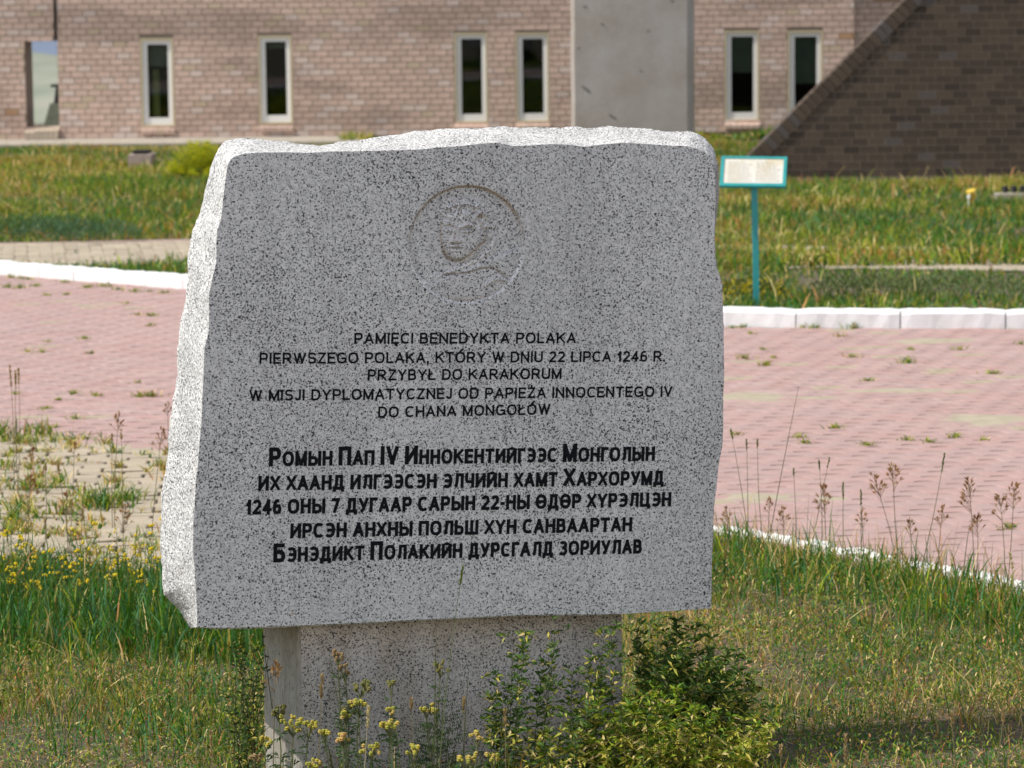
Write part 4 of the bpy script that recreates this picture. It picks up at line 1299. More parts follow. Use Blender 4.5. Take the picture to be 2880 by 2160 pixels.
# yellow and white plastic scrap
pc = at_y(2733, 545, 33.8)
lit = thing('plastic_bag', 'crumpled yellow and white plastic bag caught in the grass before the dark wall', 'bag', (pc.x, pc.y, 0.0))
mb = MB()
z0_ = pc.z
mb.add([(pc.x - 0.05, pc.y, z0_), (pc.x + 0.045, pc.y - 0.02, z0_ - 0.02), (pc.x + 0.05, pc.y + 0.02, z0_ + 0.05), (pc.x + 0.0, pc.y + 0.04, z0_ + 0.05), (pc.x - 0.055, pc.y + 0.01, z0_ + 0.035), (pc.x, pc.y - 0.04, z0_ + 0.02), (pc.x, pc.y + 0.05, z0_ - 0.1)],
       [(0, 1, 5), (1, 2, 5), (2, 3, 5), (3, 4, 5), (4, 0, 5), (0, 6, 1), (1, 6, 2), (2, 6, 3), (3, 6, 4), (4, 6, 0)])
mb.build('yellow_side', M_YELLOW, lit)
mb = MB(); mb.blob((pc.x - 0.03, pc.y - 0.02, z0_ - 0.03), 0.024, (1, 1, 1), 1.2); mb.tube([(pc.x - 0.03, pc.y, 0), (pc.x - 0.03, pc.y, z0_ - 0.03)], 0.006, 3); mb.build('white_side', M_CREAM, lit)

# ------------------------------------------------------------------ vegetation
DG, BG, YG, ST, BRN, OL = (0.045, 0.145, 0.012), (0.065, 0.175, 0.070), (0.26, 0.30, 0.018), (0.64, 0.48, 0.22), (0.42, 0.20, 0.07), (0.18, 0.225, 0.028)
def blades(name, P, hgt, wid, lean, cols, parent=None, mat=None, kind='stuff', tipcol=None):
    P = np.asarray(P, dtype=float); n = len(P)
    if n == 0: return None
    yaw = RNG.uniform(0, 2 * np.pi, n); az = RNG.uniform(0, 2 * np.pi, n)
    wx, wy = np.cos(yaw) * wid / 2, np.sin(yaw) * wid / 2
    lx, ly = np.cos(az) * lean * hgt, np.sin(az) * lean * hgt
    V = np.zeros((n, 7, 3))
    for k, (t, ws) in enumerate(((0.0, 0.8), (0.38, 1.0), (0.74, 0.72))):
        bx, by, bz = P[:, 0] + lx * t ** 2, P[:, 1] + ly * t ** 2, P[:, 2] + hgt * (t - 0.35 * lean * t ** 2)
        V[:, 2 * k, 0] = bx - wx * ws; V[:, 2 * k, 1] = by - wy * ws; V[:, 2 * k, 2] = bz
        V[:, 2 * k + 1, 0] = bx + wx * ws; V[:, 2 * k + 1, 1] = by + wy * ws; V[:, 2 * k + 1, 2] = bz
    V[:, 6, 0] = P[:, 0] + lx; V[:, 6, 1] = P[:, 1] + ly; V[:, 6, 2] = P[:, 2] + hgt * (1 - 0.35 * lean)
    T = np.array([(0, 1, 2), (2, 1, 3), (2, 3, 4), (4, 3, 5), (4, 5, 6)])
    Fa = (T[None] + (np.arange(n) * 7)[:, None, None]).reshape(-1, 3)
    CC = np.repeat(np.asarray(cols)[:, None, :], 7, 1)
    if tipcol is not None:
        CC[:, 5:, :] = CC[:, 5:, :] * 0.4 + np.array(tipcol) * 0.6
    return mk(name, V.reshape(-1, 3), Fa, mat or M_PLANT, parent, cols=CC.reshape(-1, 3), kind=kind)
def nz2(x, y, s, o=0.0):
    """cheap smooth noise on arrays"""
    return (np.sin(x * s * 1.7 + o + 1.3 * np.sin(y * s * 1.1 + o)) + np.sin(y * s * 2.1 - o * 2 + 1.7 * np.sin(x * s * 0.9 + 2 + o)) + np.sin((x + y) * s * 1.3 + o * 3)) / 3
def pick(n, weights, pal, jit=0.25):
    w = np.asarray(weights, dtype=float)
    if w.ndim == 1: w = np.repeat(w[None], n, 0)
    w = w / w.sum(1, keepdims=True)
    c = np.cumsum(w, 1)
    idx = (RNG.uniform(0, 1, n)[:, None] > c).sum(1).clip(0, len(pal) - 1)
    col = np.array(pal)[idx]
    return np.clip(col * RNG.uniform(1 - 1.5 * jit, 1 + 1.6 * jit, (n, 1)), 0, 0.8), idx
PAL = [DG, BG, YG, ST, BRN, OL]
vline = np.vectorize(lambda x: yline(NEAR, x))
vfar = np.vectorize(lambda x: yline(FARK, x))
def scatter(n, x0, x1, y0, y1):
    return RNG.uniform(x0, x1, n), RNG.uniform(y0, y1, n)

def off_pedestal(x, y):
    d0 = (x - pd.x) * hd.x + (y - pd.y) * hd.y
    d1 = (x - pd.x) * back_dir.x + (y - pd.y) * back_dir.y
    return ~((d0 > -0.01) & (d0 < Lp + 0.01) & (d1 > -0.01) & (d1 < TP + 0.01))

# 1. low dry turf near the monument
x, y = scatter(210000, -3.4, 3.4, 8.4, 15.2)
keep = (y < vline(x) - 0.14) & off_pedestal(x, y) & ~((x < -0.9) & (y > 13.75))
dens = 0.66 + 0.65 * nz2(x, y, 2.6) + 0.3 * nz2(x, y, 9, 2)
keep &= RNG.uniform(0, 1, len(x)) < dens
x, y = x[keep], y[keep]; n = len(x)
grn = np.clip(0.45 + 0.9 * nz2(x, y, 1.9, 4) + 0.2 * (x < -0.4), 0.05, 1.2)
wts = np.stack([0.12 + grn * 1.9, grn * 1.0, 0.32 + 0.1 * grn, 0.95 - 0.6 * grn, 0.42 + 0 * grn, 0.8 + 0 * grn], 1)
col, idx = pick(n, wts, PAL)
hh = RNG.gamma(2.6, 0.019, n) * (1 + 0.35 * nz2(x, y, 3, 1)) * np.where((x > 0.2) & (y < 10.5), 0.6, 1.0)
blades('dry_turf', np.stack([x, y, np.full(n, -0.018)], 1), hh, RNG.uniform(0.002, 0.0048, n), RNG.uniform(0.1, 0.85, n), col)
# litter lying on the soil
x, y = scatter(45000, -3.2, 3.2, 8.2, 14.5)
keep = (y < vline(x) - 0.14) & off_pedestal(x, y); x, y = x[keep], y[keep]; n = len(x)
col, idx = pick(n, [0.05, 0.03, 0.05, 1.0, 0.35, 0.1], PAL)
blades('straw_litter', np.stack([x, y, np.full(n, -0.012)], 1), RNG.uniform(0.012, 0.03, n), RNG.uniform(0.002, 0.005, n), RNG.uniform(1.5, 4.5, n), col)
# fine-leaved low herb (small yellow green leaflets)
x, y = scatter(110000, -3.2, 3.2, 8.6, 13.6)
m_ = nz2(x, y, 3.4, 7)
keep = (y < vline(x) - 0.14) & (m_ > -0.35) & off_pedestal(x, y); x, y = x[keep], y[keep]; n = len(x)
col, idx = pick(n, [1.2, 0.5, 0.45, 0.3, 0.12, 1.0], PAL)
blades('low_herbs', np.stack([x, y, RNG.uniform(0.0, 0.075, n)], 1), RNG.uniform(0.008, 0.02, n), RNG.uniform(0.004, 0.007, n), RNG.uniform(0.4, 1.6, n), col)

# 2. tall blue green grass, left
def tall(name, n, x0, x1, y0, y1, cond, hmean, hsd, w0, w1, wts, leanr=(0.1, 0.55)):
    x, y = scatter(n, x0, x1, y0, y1)
    keep = cond(x, y) & (y < vline(x) - 0.12) & off_pedestal(x, y)
    x, y = x[keep], y[keep]; n = len(x)
    col, idx = pick(n, wts, PAL)
    hh = np.clip(RNG.normal(hmean, hsd, n), 0.03, None) * (1 + 0.25 * nz2(x, y, 4, 3))
    return blades(name, np.stack([x, y, np.full(n, -0.02)], 1), hh, RNG.uniform(w0, w1, n), RNG.uniform(*leanr, n), col)
edge_l = lambda x, y: (y > 11.75 + 0.3 * nz2(x, y, 2.2)) & (y < 13.3 + 0.2 * nz2(x, y, 4)) & (RNG.uniform(0, 1, len(x)) < 0.85 + 0.4 * nz2(x, y, 5, 1))
tall('tall_grass', 15000, -3.2, -0.1, 11.3, 14.5, edge_l, 0.17, 0.05, 0.004, 0.010, [1.0, 1.0, 0.12, 0.05, 0.03, 0.25])
tall('tall_grass', 1800, -3.2, -0.1, 10.2, 12.2, lambda x, y: y > 10.2, 0.13, 0.05, 0.0025, 0.006, [1, 1.2, 0.2, 0.2, 0.03, 0.3])
# sparse tall stems through the dry turf on both sides
tall('tall_grass', 2600, -3.2, 3.2, 8.6, 12.6, lambda x, y: (RNG.uniform(0, 1, len(x)) < 0.45 + 0.5 * nz2(x, y, 2, 9)), 0.13, 0.05, 0.002, 0.0045, [1, 1, 0.3, 0.8, 0.2, 0.3], (0.1, 0.9))
# 3. green tufts along the edging, right
edge_r = lambda x, y: (y > vline(x) - 1.35 + 0.25 * nz2(x, y, 5)) & (RNG.uniform(0, 1, len(x)) < 0.62 + 0.6 * nz2(x, y, 7, 2))
tall('tall_grass', 24000, 0.2, 3.4, 10.5, 14.8, edge_r, 0.125, 0.045, 0.003, 0.008, [1.3, 0.5, 0.3, 0.20, 0.10, 0.35])
tall('tall_grass', 8000, 0.2, 3.4, 10.5, 14.8, lambda x, y: y > vline(x) - 0.8, 0.18, 0.07, 0.0018, 0.0036, [0.5, 0.3, 0.3, 1.0, 0.5, 0.3], (0.05, 0.5))

# weeds crowding the pedestal foot
tall('tall_grass', 5200, -0.85, 1.0, 8.9, 9.75, lambda x, y: y > 8.9, 0.10, 0.05, 0.0025, 0.007, [1.0, 0.4, 0.3, 0.45, 0.35, 0.6], (0.1, 0.9))
# 4. weeds in the beige joints, left
def tuft_pts(cx, cy, n, r):
    a = RNG.uniform(0, 2 * np.pi, n); q = np.abs(RNG.normal(0, r, n))
    return np.stack([cx + np.cos(a) * q, cy + np.sin(a) * q, np.full(n, -0.01)], 1)
P, Hh, Cc = [], [], []
for _ in range(520):
    cx, cy = random.uniform(-3.4, -0.9), random.uniform(13.4, 17.6)
    if cy > yline(NEAR, cx) + 0.15: continue
    edge = math.exp(-((cy - yline(NEAR, cx)) / 0.3) ** 2)
    if random.random() > 0.62 + 0.4 * edge: continue
    nn = random.randint(14, 46)
    p = tuft_pts(cx, cy, nn, random.uniform(0.02, 0.07))
    c, _i = pick(nn, [0.8, 0.2, 0.8, 0.7, 0.1, 0.6] if random.random() < 0.6 else [0.1, 0.1, 0.5, 1.2, 0.35, 0.5], PAL)
    P.append(p); Cc.append(c); Hh.append(RNG.uniform(0.25, 1, nn) * random.uniform(0.04, 0.11))
P, Cc, Hh = np.concatenate(P), np.concatenate(Cc), np.concatenate(Hh)
blades('joint_weeds', P, Hh, RNG.uniform(0.004, 0.009, len(P)), RNG.uniform(0.2, 0.9, len(P)), Cc)

# 5. meadow beyond the kerb
def meadow(name, n, x0, x1, y0, y1, cond, hm, w0, w1, wfun, dens=None):
    x, y = scatter(n, x0, x1, y0, y1)
    keep = cond(x, y); x, y = x[keep], y[keep]; n = len(x)
    col, idx = pick(n, wfun(x, y), PAL, 0.3)
    hh = RNG.uniform(0.45, 1.25, n) * hm(x, y) * np.where((x > 2.2) & (x < 4.4) & (y > 24.6) & (y < 27.2), 0.45, 1.0)
    return blades(name, np.stack([x, y, np.full(n, -0.03)], 1), hh, RNG.uniform(w0, w1, n), RNG.uniform(0.05, 1.1, n), col)
def wf(x, y):
    g = np.clip(0.55 + 0.9 * nz2(x, y, 0.9, 1.5) + 0.5 * nz2(x, y, 0.31, 4), 0.05, 1.5)
    frontstrip = np.exp(-((y - vfar(x) - 2.0) / 2.5) ** 2)
    near_b = np.clip((y - 40) / 8, 0, 1)
    g = g + 0.5 * frontstrip - 0.25 * near_b - 0.45 * np.clip((y - 33) / 6, 0, 1) * np.clip((-x + 0.5) / 2, 0, 1)
    g = np.clip(g, 0.05, 1.6)
    br = np.clip(0.35 + 1.0 * nz2(x, y, 1.4, 9), 0.03, 1.4) * (1 - 0.5 * frontstrip)
    return np.stack([1.9 * g, 0.7 * g, 0.50 + 0 * g, 0.32 / (0.5 + g) * 0.6, 0.50 * br, 0.55 + 0 * g], 1)
bare_path = lambda x, y: ~((y > np.maximum(np.where(x > 0, 27.9 - 0.28 * x, 27.9), vfar(x) + 0.3)) & (y < np.where(x < 0, 31.4 + 0.14 * x + 0.15 * nz2(x, y, 2), 30.1 - 0.3 * x)) & ((x < -2.2) | ((np.abs(x - 3.3) < 0.95) & (nz2(x, y * 0.3, 3, 2) > -0.5))))
behind = lambda x, y: (y > vfar(x) + 0.30) & (y < YF - 0.9) & (np.abs(x) < 0.19 * y + 1.5)
notd = lambda x, y: ~((y > YD - 0.1) & (y < YD + 0.6) & (x > 2.3))
meadow('meadow_grass', 400000, -11, 11, 22.8, 48.3, lambda x, y: behind(x, y) & bare_path(x, y) & notd(x, y),
       lambda x, y: 0.115 + 0.06 * nz2(x, y, 1.2, 2) - 0.04 * (y > 44), 0.006, 0.014, wf)
meadow('meadow_grass', 5000, -11, 11, 23, 46, lambda x, y: behind(x, y) & bare_path(x, y) & notd(x, y) & (nz2(x, y, 1.1, 5) > -0.2),
       lambda x, y: 0.24 + 0 * x, 0.008, 0.014, lambda x, y: np.stack([0.3 + 0 * x, 0.2 + 0 * x, 0.4 + 0 * x, 1.2 + 0 * x, 1.0 + 0 * x, 0.4 + 0 * x], 1))
# thin fringe that half hides the far path on the right, and the tongue of grass on the left
meadow('meadow_grass', 9000, 0.4, 8, 27.2, 28.6, lambda x, y: behind(x, y), lambda x, y: 0.16 + 0.05 * nz2(x, y, 3), 0.010, 0.02, wf)
ton = lambda x, y: (y > vfar(x) + 0.25) & (y < np.minimum(28.2, 26.1 + 1.1 * (x + 4.0) + 0.8)) & (x > -4.2) & (x < 0)
meadow('meadow_grass', 9000, -4.3, 0, 24, 28.4, ton, lambda x, y: 0.15 + 0 * x, 0.010, 0.02, lambda x, y: np.stack([1.3 + 0 * x, 0.5 + 0 * x, 0.4 + 0 * x, 0.2 + 0 * x, 0.05 + 0 * x, 0.3 + 0 * x], 1))
# sparse weeds on the visible far path
meadow('meadow_grass', 900, -7, 8, 27.6, 30.4, lambda x, y: np.vectorize(in_path)(x, y), lambda x, y: 0.06 + 0 * x, 0.012, 0.02, wf)
# strip against the foot of the building
meadow('meadow_grass', 7000, -2.4, 9, YF - 0.9, YF - 0.1, lambda x, y: (nz2(x, y * 0.1, 2.2, 3) > -0.5) & (x < 6.2), lambda x, y: 0.16 + 0.10 * nz2(x, y * 0, 3.1), 0.012, 0.026, wf)

# ---- countable plants
def flower_cluster(mb, p, n, spread, r, cols, dome_=0.6):
    for _ in range(n):
        a = random.uniform(0, 6.28); q = spread * math.sqrt(random.random())
        mb.blob((p[0] + math.cos(a) * q, p[1] + math.sin(a) * q, p[2] + random.uniform(-1, 1) * spread * dome_), r * random.uniform(0.75, 1.2), random.choice(cols))

def weed_plant(name, label, cat, tip, base_y_off, cols, group, n_heads=7, leafy=True, headr=0.0058, stemcol=(0.16, 0.17, 0.07), wide=1.0):
    """upright herb with a flat cluster of small round flower buds; tip is the middle of its head"""
    bx, by = tip.x + random.uniform(-0.03, 0.03), tip.y + base_y_off
    t = thing(name, label, cat, (bx, by, 0), group)
    st_, lf, fl = MB(), MB(), MB()
    base = Vector((bx, by, -0.02))
    mid = base.lerp(tip, 0.6) + Vector((random.uniform(-0.008, 0.008), 0, 0))
    st_.tube([base, mid, tip - Vector((0, 0, 0.03))], [0.0034, 0.0028, 0.002], 4, stemcol)
    for k in range(n_heads):
        a = random.uniform(0, 6.28); q = random.uniform(0.2, 1.0) * 0.024 * wide
        h = tip + Vector((math.cos(a) * q, math.sin(a) * q * 0.8, random.uniform(-0.010, 0.010) * wide))
        st_.tube([tip - Vector((0, 0, 0.03 + 0.012 * random.random())), h], [0.0018, 0.0014], 3, stemcol)
        flower_cluster(fl, h, 3, 0.006, headr, cols)
    if leafy:
        Lh = (tip.z - 0.02)
        for k in range(int(8 + Lh * 45)):
            f = random.uniform(0.12, 0.9)
            p = base.lerp(mid, f / 0.6) if f < 0.6 else mid.lerp(tip, (f - 0.6) / 0.4)
            a = random.uniform(0, 6.28)
            d = Vector((math.cos(a), math.sin(a), random.uniform(-0.2, 0.7)))
            g = random.choice([(0.07, 0.12, 0.05), (0.10, 0.15, 0.07), (0.05, 0.09, 0.03)])
            for s_ in range(3):
                lf.leaf(p + d * 0.006 * s_, d + Vector((random.uniform(-0.6, 0.6), random.uniform(-0.6, 0.6), random.uniform(-0.3, 0.4))), random.uniform(0.014, 0.030), 0.0065, g)
    st_.build('stem', M_WOODY, t)
    if lf.v: lf.build('leaves', M_LEAF, t)
    fl.build('flower_head', M_LEAF, t)
    return t
YEL = [(0.50, 0.42, 0.06), (0.42, 0.39, 0.06), (0.54, 0.40, 0.12), (0.33, 0.34, 0.06)]
DRYH = [(0.30, 0.20, 0.09), (0.26, 0.19, 0.08), (0.36, 0.25, 0.12)]
OLH = [(0.20, 0.19, 0.05), (0.24, 0.20, 0.07), (0.16, 0.17, 0.05)]
buds = [((824, 2034), 9.40, YEL, 'broad yellow budded herb at the lower left corner of the pedestal', 15, 1.9),
        ((866, 2040), 9.38, YEL, 'second yellow budded herb just right of the broad one at the pedestal corner', 9, 1.3),
        ((914, 2058), 9.30, YEL, 'small yellow budded herb between the broad one and the orange tinged one', 8, 0.9),
        ((965, 2070), 9.26, [(0.6, 0.40, 0.13), (0.55, 0.33, 0.12), (0.5, 0.46, 0.1)], 'orange tinged budded herb before the pedestal left half', 8, 0.9),
        ((972, 2010), 9.45, YEL, 'thin yellow budded herb with one raised head before the pedestal', 4, 0.5),
        ((1008, 1978), 9.55, YEL, 'tall herb with a flat bright yellow head before the pedestal', 9, 1.0),
        ((1098, 2040), 9.30, YEL, 'dense yellow budded herb below the middle of the pedestal', 13, 1.1),
        ((1108, 1998), 9.42, YEL, 'smaller yellow head just above the dense yellow herb', 5, 0.7),
        ((1045, 2102), 9.15, YEL, 'low yellow budded herb at the bottom edge left of centre', 11, 1.3),
        ((1164, 2108), 9.12, YEL, 'low bright yellow herb at the bottom edge under the long pale stalk', 9, 1.0),
        ((1198, 1988), 9.50, YEL, 'yellow budded herb beside the dark vetch in the pedestal middle', 7, 1.0),
        ((1225, 2000), 9.48, YEL, 'narrow yellow head next to the long stem crossing the slab', 4, 0.6),
        ((1342, 2068), 9.30, YEL, 'pale yellow herb right of the pedestal middle', 7, 1.0),
        ((1310, 2132), 9.10, YEL, 'yellow clustered herb at the bottom edge below the pedestal middle', 8, 1.1),
        ((1388, 2128), 9.10, YEL, 'tiny yellow herb at the bottom edge left of the leafy shrub', 5, 0.8),
        ((746, 2082), 9.35, YEL, 'small yellow green herb left of the pedestal foot', 6, 0.9),
        ((876, 2150), 9.05, YEL, 'yellow herb cut by the bottom edge left of the orange tinged one', 8, 1.3),
        ((720, 2130), 9.2, DRYH, 'brownish dried herb left of the pedestal foot', 7, 1.0),
        ((950, 1842), 9.62, DRYH, 'tall shaded herb with rusty tips against the pedestal', 7, 1.2),
        ((972, 1884), 9.64, DRYH, 'rusty tipped herb just below the tallest shaded one', 6, 1.2),
        ((1012, 1932), 9.60, OLH, 'olive budded bushy herb against the pedestal', 14, 1.4),
        ((1102, 1922), 9.62, OLH, 'single olive headed herb alone against the pedestal', 4, 0.6),
        ((1238, 1872), 9.60, OLH, 'tall olive herb by the stem that crosses the slab', 9, 1.3),
        ((785, 1998), 9.60, OLH, 'dull olive herb in front of the pedestal side face', 9, 1.1),
        ((975, 2000), 9.62, OLH, 'dull olive herb in the shade behind the yellow ones', 9, 1.2)]
for (px, Y, cols, lab, nh, wd_) in buds:
    weed_plant('budded_herb', lab, 'herb', at_y(px[0], px[1], Y), random.uniform(-0.02, 0.03), cols, 'budded herbs in front of the pedestal', n_heads=nh, wide=wd_)

def seed_stalk(label, base, tip, kind, group, hs=1.0, curve=0.0, thick=0.0019, headlen=None):
    """tall grass stem; kind: panicle, spike or fox (dense soft head) or bare"""
    base, tip = Vector(base), Vector(tip)
    t = thing('grass_stalk', label, 'grass stalk', (base.x, base.y, 0), group)
    sc_ = {'panicle': (0.20, 0.17, 0.09), 'spike': (0.16, 0.19, 0.08), 'fox': (0.25, 0.21, 0.11), 'bare': (0.10, 0.12, 0.05), 'pale': (0.5, 0.42, 0.26)}[kind]
    mb = MB()
    side = (tip - base).cross(Vector((0, 1, 0))).normalized() * curve
    pts = [base + (tip - base) * f + side * math.sin(math.pi * f) for f in (0, 0.25, 0.5, 0.75, 1)]
    mb.tube(pts, [thick * 1.3, thick * 1.1, thick, thick * 0.8, thick * 0.5], 4, sc_)
    mb.build('stem', M_WOODY, t)
    d = (pts[-1] - pts[-2]).normalized()
    hd_ = MB()
    if kind == 'spike':
        L = headlen or 0.045 * hs
        for k in range(int(26 * hs)):
            f = k / (26 * hs)
            p = tip - d * L * f
            a = random.uniform(0, 6.28)
            hd_.leaf(p, d + Vector((math.cos(a), math.sin(a), 0)) * 0.28, 0.016, 0.0055, random.choice([(0.14, 0.20, 0.05), (0.20, 0.22, 0.07), (0.10, 0.16, 0.04)]))
    elif kind == 'panicle':
        L = headlen or 0.085 * hs
        for k in range(int(13 * hs) + 4):
            f = random.random()
            p = tip - d * L * f
            a = random.uniform(0, 6.28)
            o_ = (d * 0.9 + Vector((math.cos(a), math.sin(a) * 0.6, 0)) * (0.25 + 0.75 * f)).normalized()
            q = p + o_ * L * 0.30 * (0.4 + f)
            hd_.tube([p, q], [0.0011, 0.0009], 3, (0.30, 0.20, 0.12))
            for s_ in range(3):
                hd_.leaf(q + Vector((0, 0, 0.002 * s_)), o_ + Vector((random.uniform(-0.4, 0.4), 0, random.uniform(-0.3, 0.2))), random.uniform(0.016, 0.027) * hs ** 0.5, 0.0056, random.choice([(0.36, 0.19, 0.10), (0.30, 0.15, 0.08), (0.48, 0.33, 0.17), (0.42, 0.25, 0.12)]))
    elif kind in ('fox', 'pale'):
        L = headlen or 0.06 * hs
        pal = [(0.42, 0.31, 0.17), (0.34, 0.22, 0.11), (0.46, 0.36, 0.20)] if kind == 'fox' else [(0.60, 0.52, 0.33), (0.52, 0.44, 0.26)]
        for k in range(int(46 * hs)):
            f = random.random()
            p = tip - d * L * f
            a = random.uniform(0, 6.28)
            hd_.leaf(p, d + Vector((math.cos(a), math.sin(a), 0)) * 0.45, 0.017, 0.005, random.choice(pal))
    if hd_.v: hd_.build('seed_head', M_LEAF, t)
    return t
GR = 'tall grass stalks along the plaza edge right of the monument'
right_st = [((2056, 1212), (2110, 1600), 'spike', 13.9, 0.9, 'thin grass stalk nearest the monument edge with a narrow purple green tip'),
            ((2100, 1240), (2104, 1600), 'spike', 13.9, 1.0, 'straight grass stalk second from the monument edge'),
            ((2130, 1240), (2150, 1620), 'spike', 13.8, 0.9, 'grass stalk with a narrow tip third from the monument edge'),
            ((2246, 1088), (2150, 1640), 'bare', 13.6, 0.8, 'very long bare leaning stem rising highest over the pink pavers'),
            ((2232, 1322), (2240, 1650), 'spike', 13.6, 0.7, 'short narrow stalk right of the very long bare stem'),
            ((2304, 1300), (2310, 1660), 'spike', 13.5, 0.9, 'slim stalk with a dark tip, one of a crossing pair'),
            ((2332, 1292), (2270, 1660), 'spike', 13.5, 0.9, 'leaning slim stalk crossing its neighbour'),
            ((2316, 1380), (2325, 1670), 'panicle', 13.4, 1.5, 'wide pale brown feathery seed head left of the two green spikes'),
            ((2371, 1362), (2372, 1670), 'spike', 13.4, 1.5, 'left one of two upright green spikes'),
            ((2422, 1382), (2424, 1680), 'spike', 13.3, 1.4, 'right one of two upright green spikes'),
            ((2424, 1440), (2432, 1690), 'panicle', 13.3, 0.8, 'small purple seed head under the right green spike'),
            ((2458, 1344), (2530, 1690), 'panicle', 13.3, 1.3, 'left leaning brown seed head, left of a twin pair'),
            ((2510, 1316), (2528, 1680), 'panicle', 13.3, 1.3, 'upright brown seed head, right of a twin pair'),
            ((2656, 1280), (2578, 1700), 'spike', 13.1, 1.7, 'long leaning stalk with a thick green spike at its top'),
            ((2652, 1434), (2640, 1720), 'panicle', 13.0, 0.8, 'small yellow green forked seed head below the thick green spike'),
            ((2726, 1362), (2740, 1740), 'panicle', 12.9, 1.4, 'open brown seed head with spreading branches near the right edge'),
            ((2748, 1458), (2738, 1740), 'panicle', 12.9, 1.0, 'lower reddish seed head beneath the open spreading one'),
            ((2812, 1402), (2826, 1760), 'panicle', 12.8, 1.1, 'brown seed head between the spreading one and the right border'),
            ((2852, 1368), (2830, 1760), 'panicle', 12.8, 1.2, 'tall brown seed head nearest the right border'),
            ((2202, 1438), (2205, 1660), 'panicle', 13.5, 0.9, 'rust coloured bent seed head among the green tufts'),
            ((2044, 1436), (2060, 1660), 'panicle', 13.7, 0.8, 'rust coloured seed head touching the monument edge'),
            ((2165, 1410), (2168, 1660), 'panicle', 13.5, 0.6, 'small dark seed head left of the rust bent one'),
            ((2560, 1470), (2566, 1700), 'panicle', 13.1, 0.7, 'small greenish forked head under the twin brown pair'),
            ((2842, 1560), (2848, 1790), 'pale', 12.6, 1.0, 'pale yellow branching seed head by the white edging stones at the right')]
for (tp, bs, kd, Y, hs, lab) in right_st:
    tipw = at_y(tp[0], tp[1], Y)
    b_ = at_y(bs[0], bs[1], Y)
    seed_stalk(lab, (b_.x, Y, -0.02), tipw, kd, GR, hs, curve=random.uniform(-0.01, 0.01))
GL = 'tall grass stalks over the beige pavers left of the monument'
left_st = [((28, 1032), (36, 1300), 'fox', 15.5, 1.6, 'left brown head of a group of three over the pink pavers at the left border'),
           ((44, 1046), (50, 1300), 'fox', 15.5, 1.4, 'middle brown head of a group of three at the left border'),
           ((52, 1040), (46, 1300), 'fox', 15.6, 1.2, 'right brown head of a group of three at the left border'),
           ((335, 1166), (322, 1480), 'panicle', 14.6, 0.9, 'tallest dark seed stalk of a pair over the far left paving edge'),
           ((315, 1222), (316, 1480), 'fox', 14.6, 0.6, 'short dark seed stalk below the tallest one'),
           ((341, 1212), (345, 1500), 'fox', 14.5, 0.7, 'slim reddish stalk right of the tallest dark one'),
           ((472, 1140), (470, 1480), 'panicle', 14.6, 0.6, 'dark little head peeking beside the slab left edge'),
           ((455, 1216), (425, 1520), 'panicle', 14.4, 1.0, 'drooping tan oat like head close to the slab left edge'),
           ((162, 1302), (205, 1640), 'fox', 13.8, 0.9, 'leaning dark spike over the beige pavers'),
           ((93, 1272), (70, 1600), 'panicle', 14.0, 1.0, 'bent reddish seed head near the left border'),
           ((86, 1352), (82, 1650), 'panicle', 13.7, 1.4, 'open branched seed head on a dark stem near the left border'),
           ((128, 1312), (126, 1620), 'fox', 14.0, 0.5, 'thin reddish stem left of the leaning dark spike'),
           ((208, 1255), (196, 1600), 'panicle', 14.1, 0.7, 'tan seed head above the beige pavers'),
           ((190, 1394), (200, 1660), 'panicle', 13.8, 1.0, 'dense reddish head in the middle of the beige paving'),
           ((238, 1358), (230, 1640), 'fox', 13.9, 0.7, 'upright reddish stalk beside the dense reddish head'),
           ((232, 1434), (262, 1680), 'fox', 13.6, 0.8, 'nodding brown head bending left over the beige paving'),
           ((125, 1460), (150, 1700), 'fox', 13.5, 0.8, 'leaning brown stalk above the yellow flowers'),
           ((352, 1430), (352, 1690), 'panicle', 13.6, 1.1, 'pinkish branched head near the slab left edge'),
           ((20, 1500), (22, 1760), 'spike', 13.2, 0.9, 'green stalk at the left border among yellow flowers')]
for (tp, bs, kd, Y, hs, lab) in left_st:
    tipw = at_y(tp[0], tp[1], Y)
    b_ = at_y(bs[0], bs[1], Y)
    seed_stalk(lab, (b_.x, Y, -0.02), tipw, kd, GL, hs, curve=random.uniform(-0.012, 0.012))
GF = 'grass stalks in front of the monument and along the bottom edge'
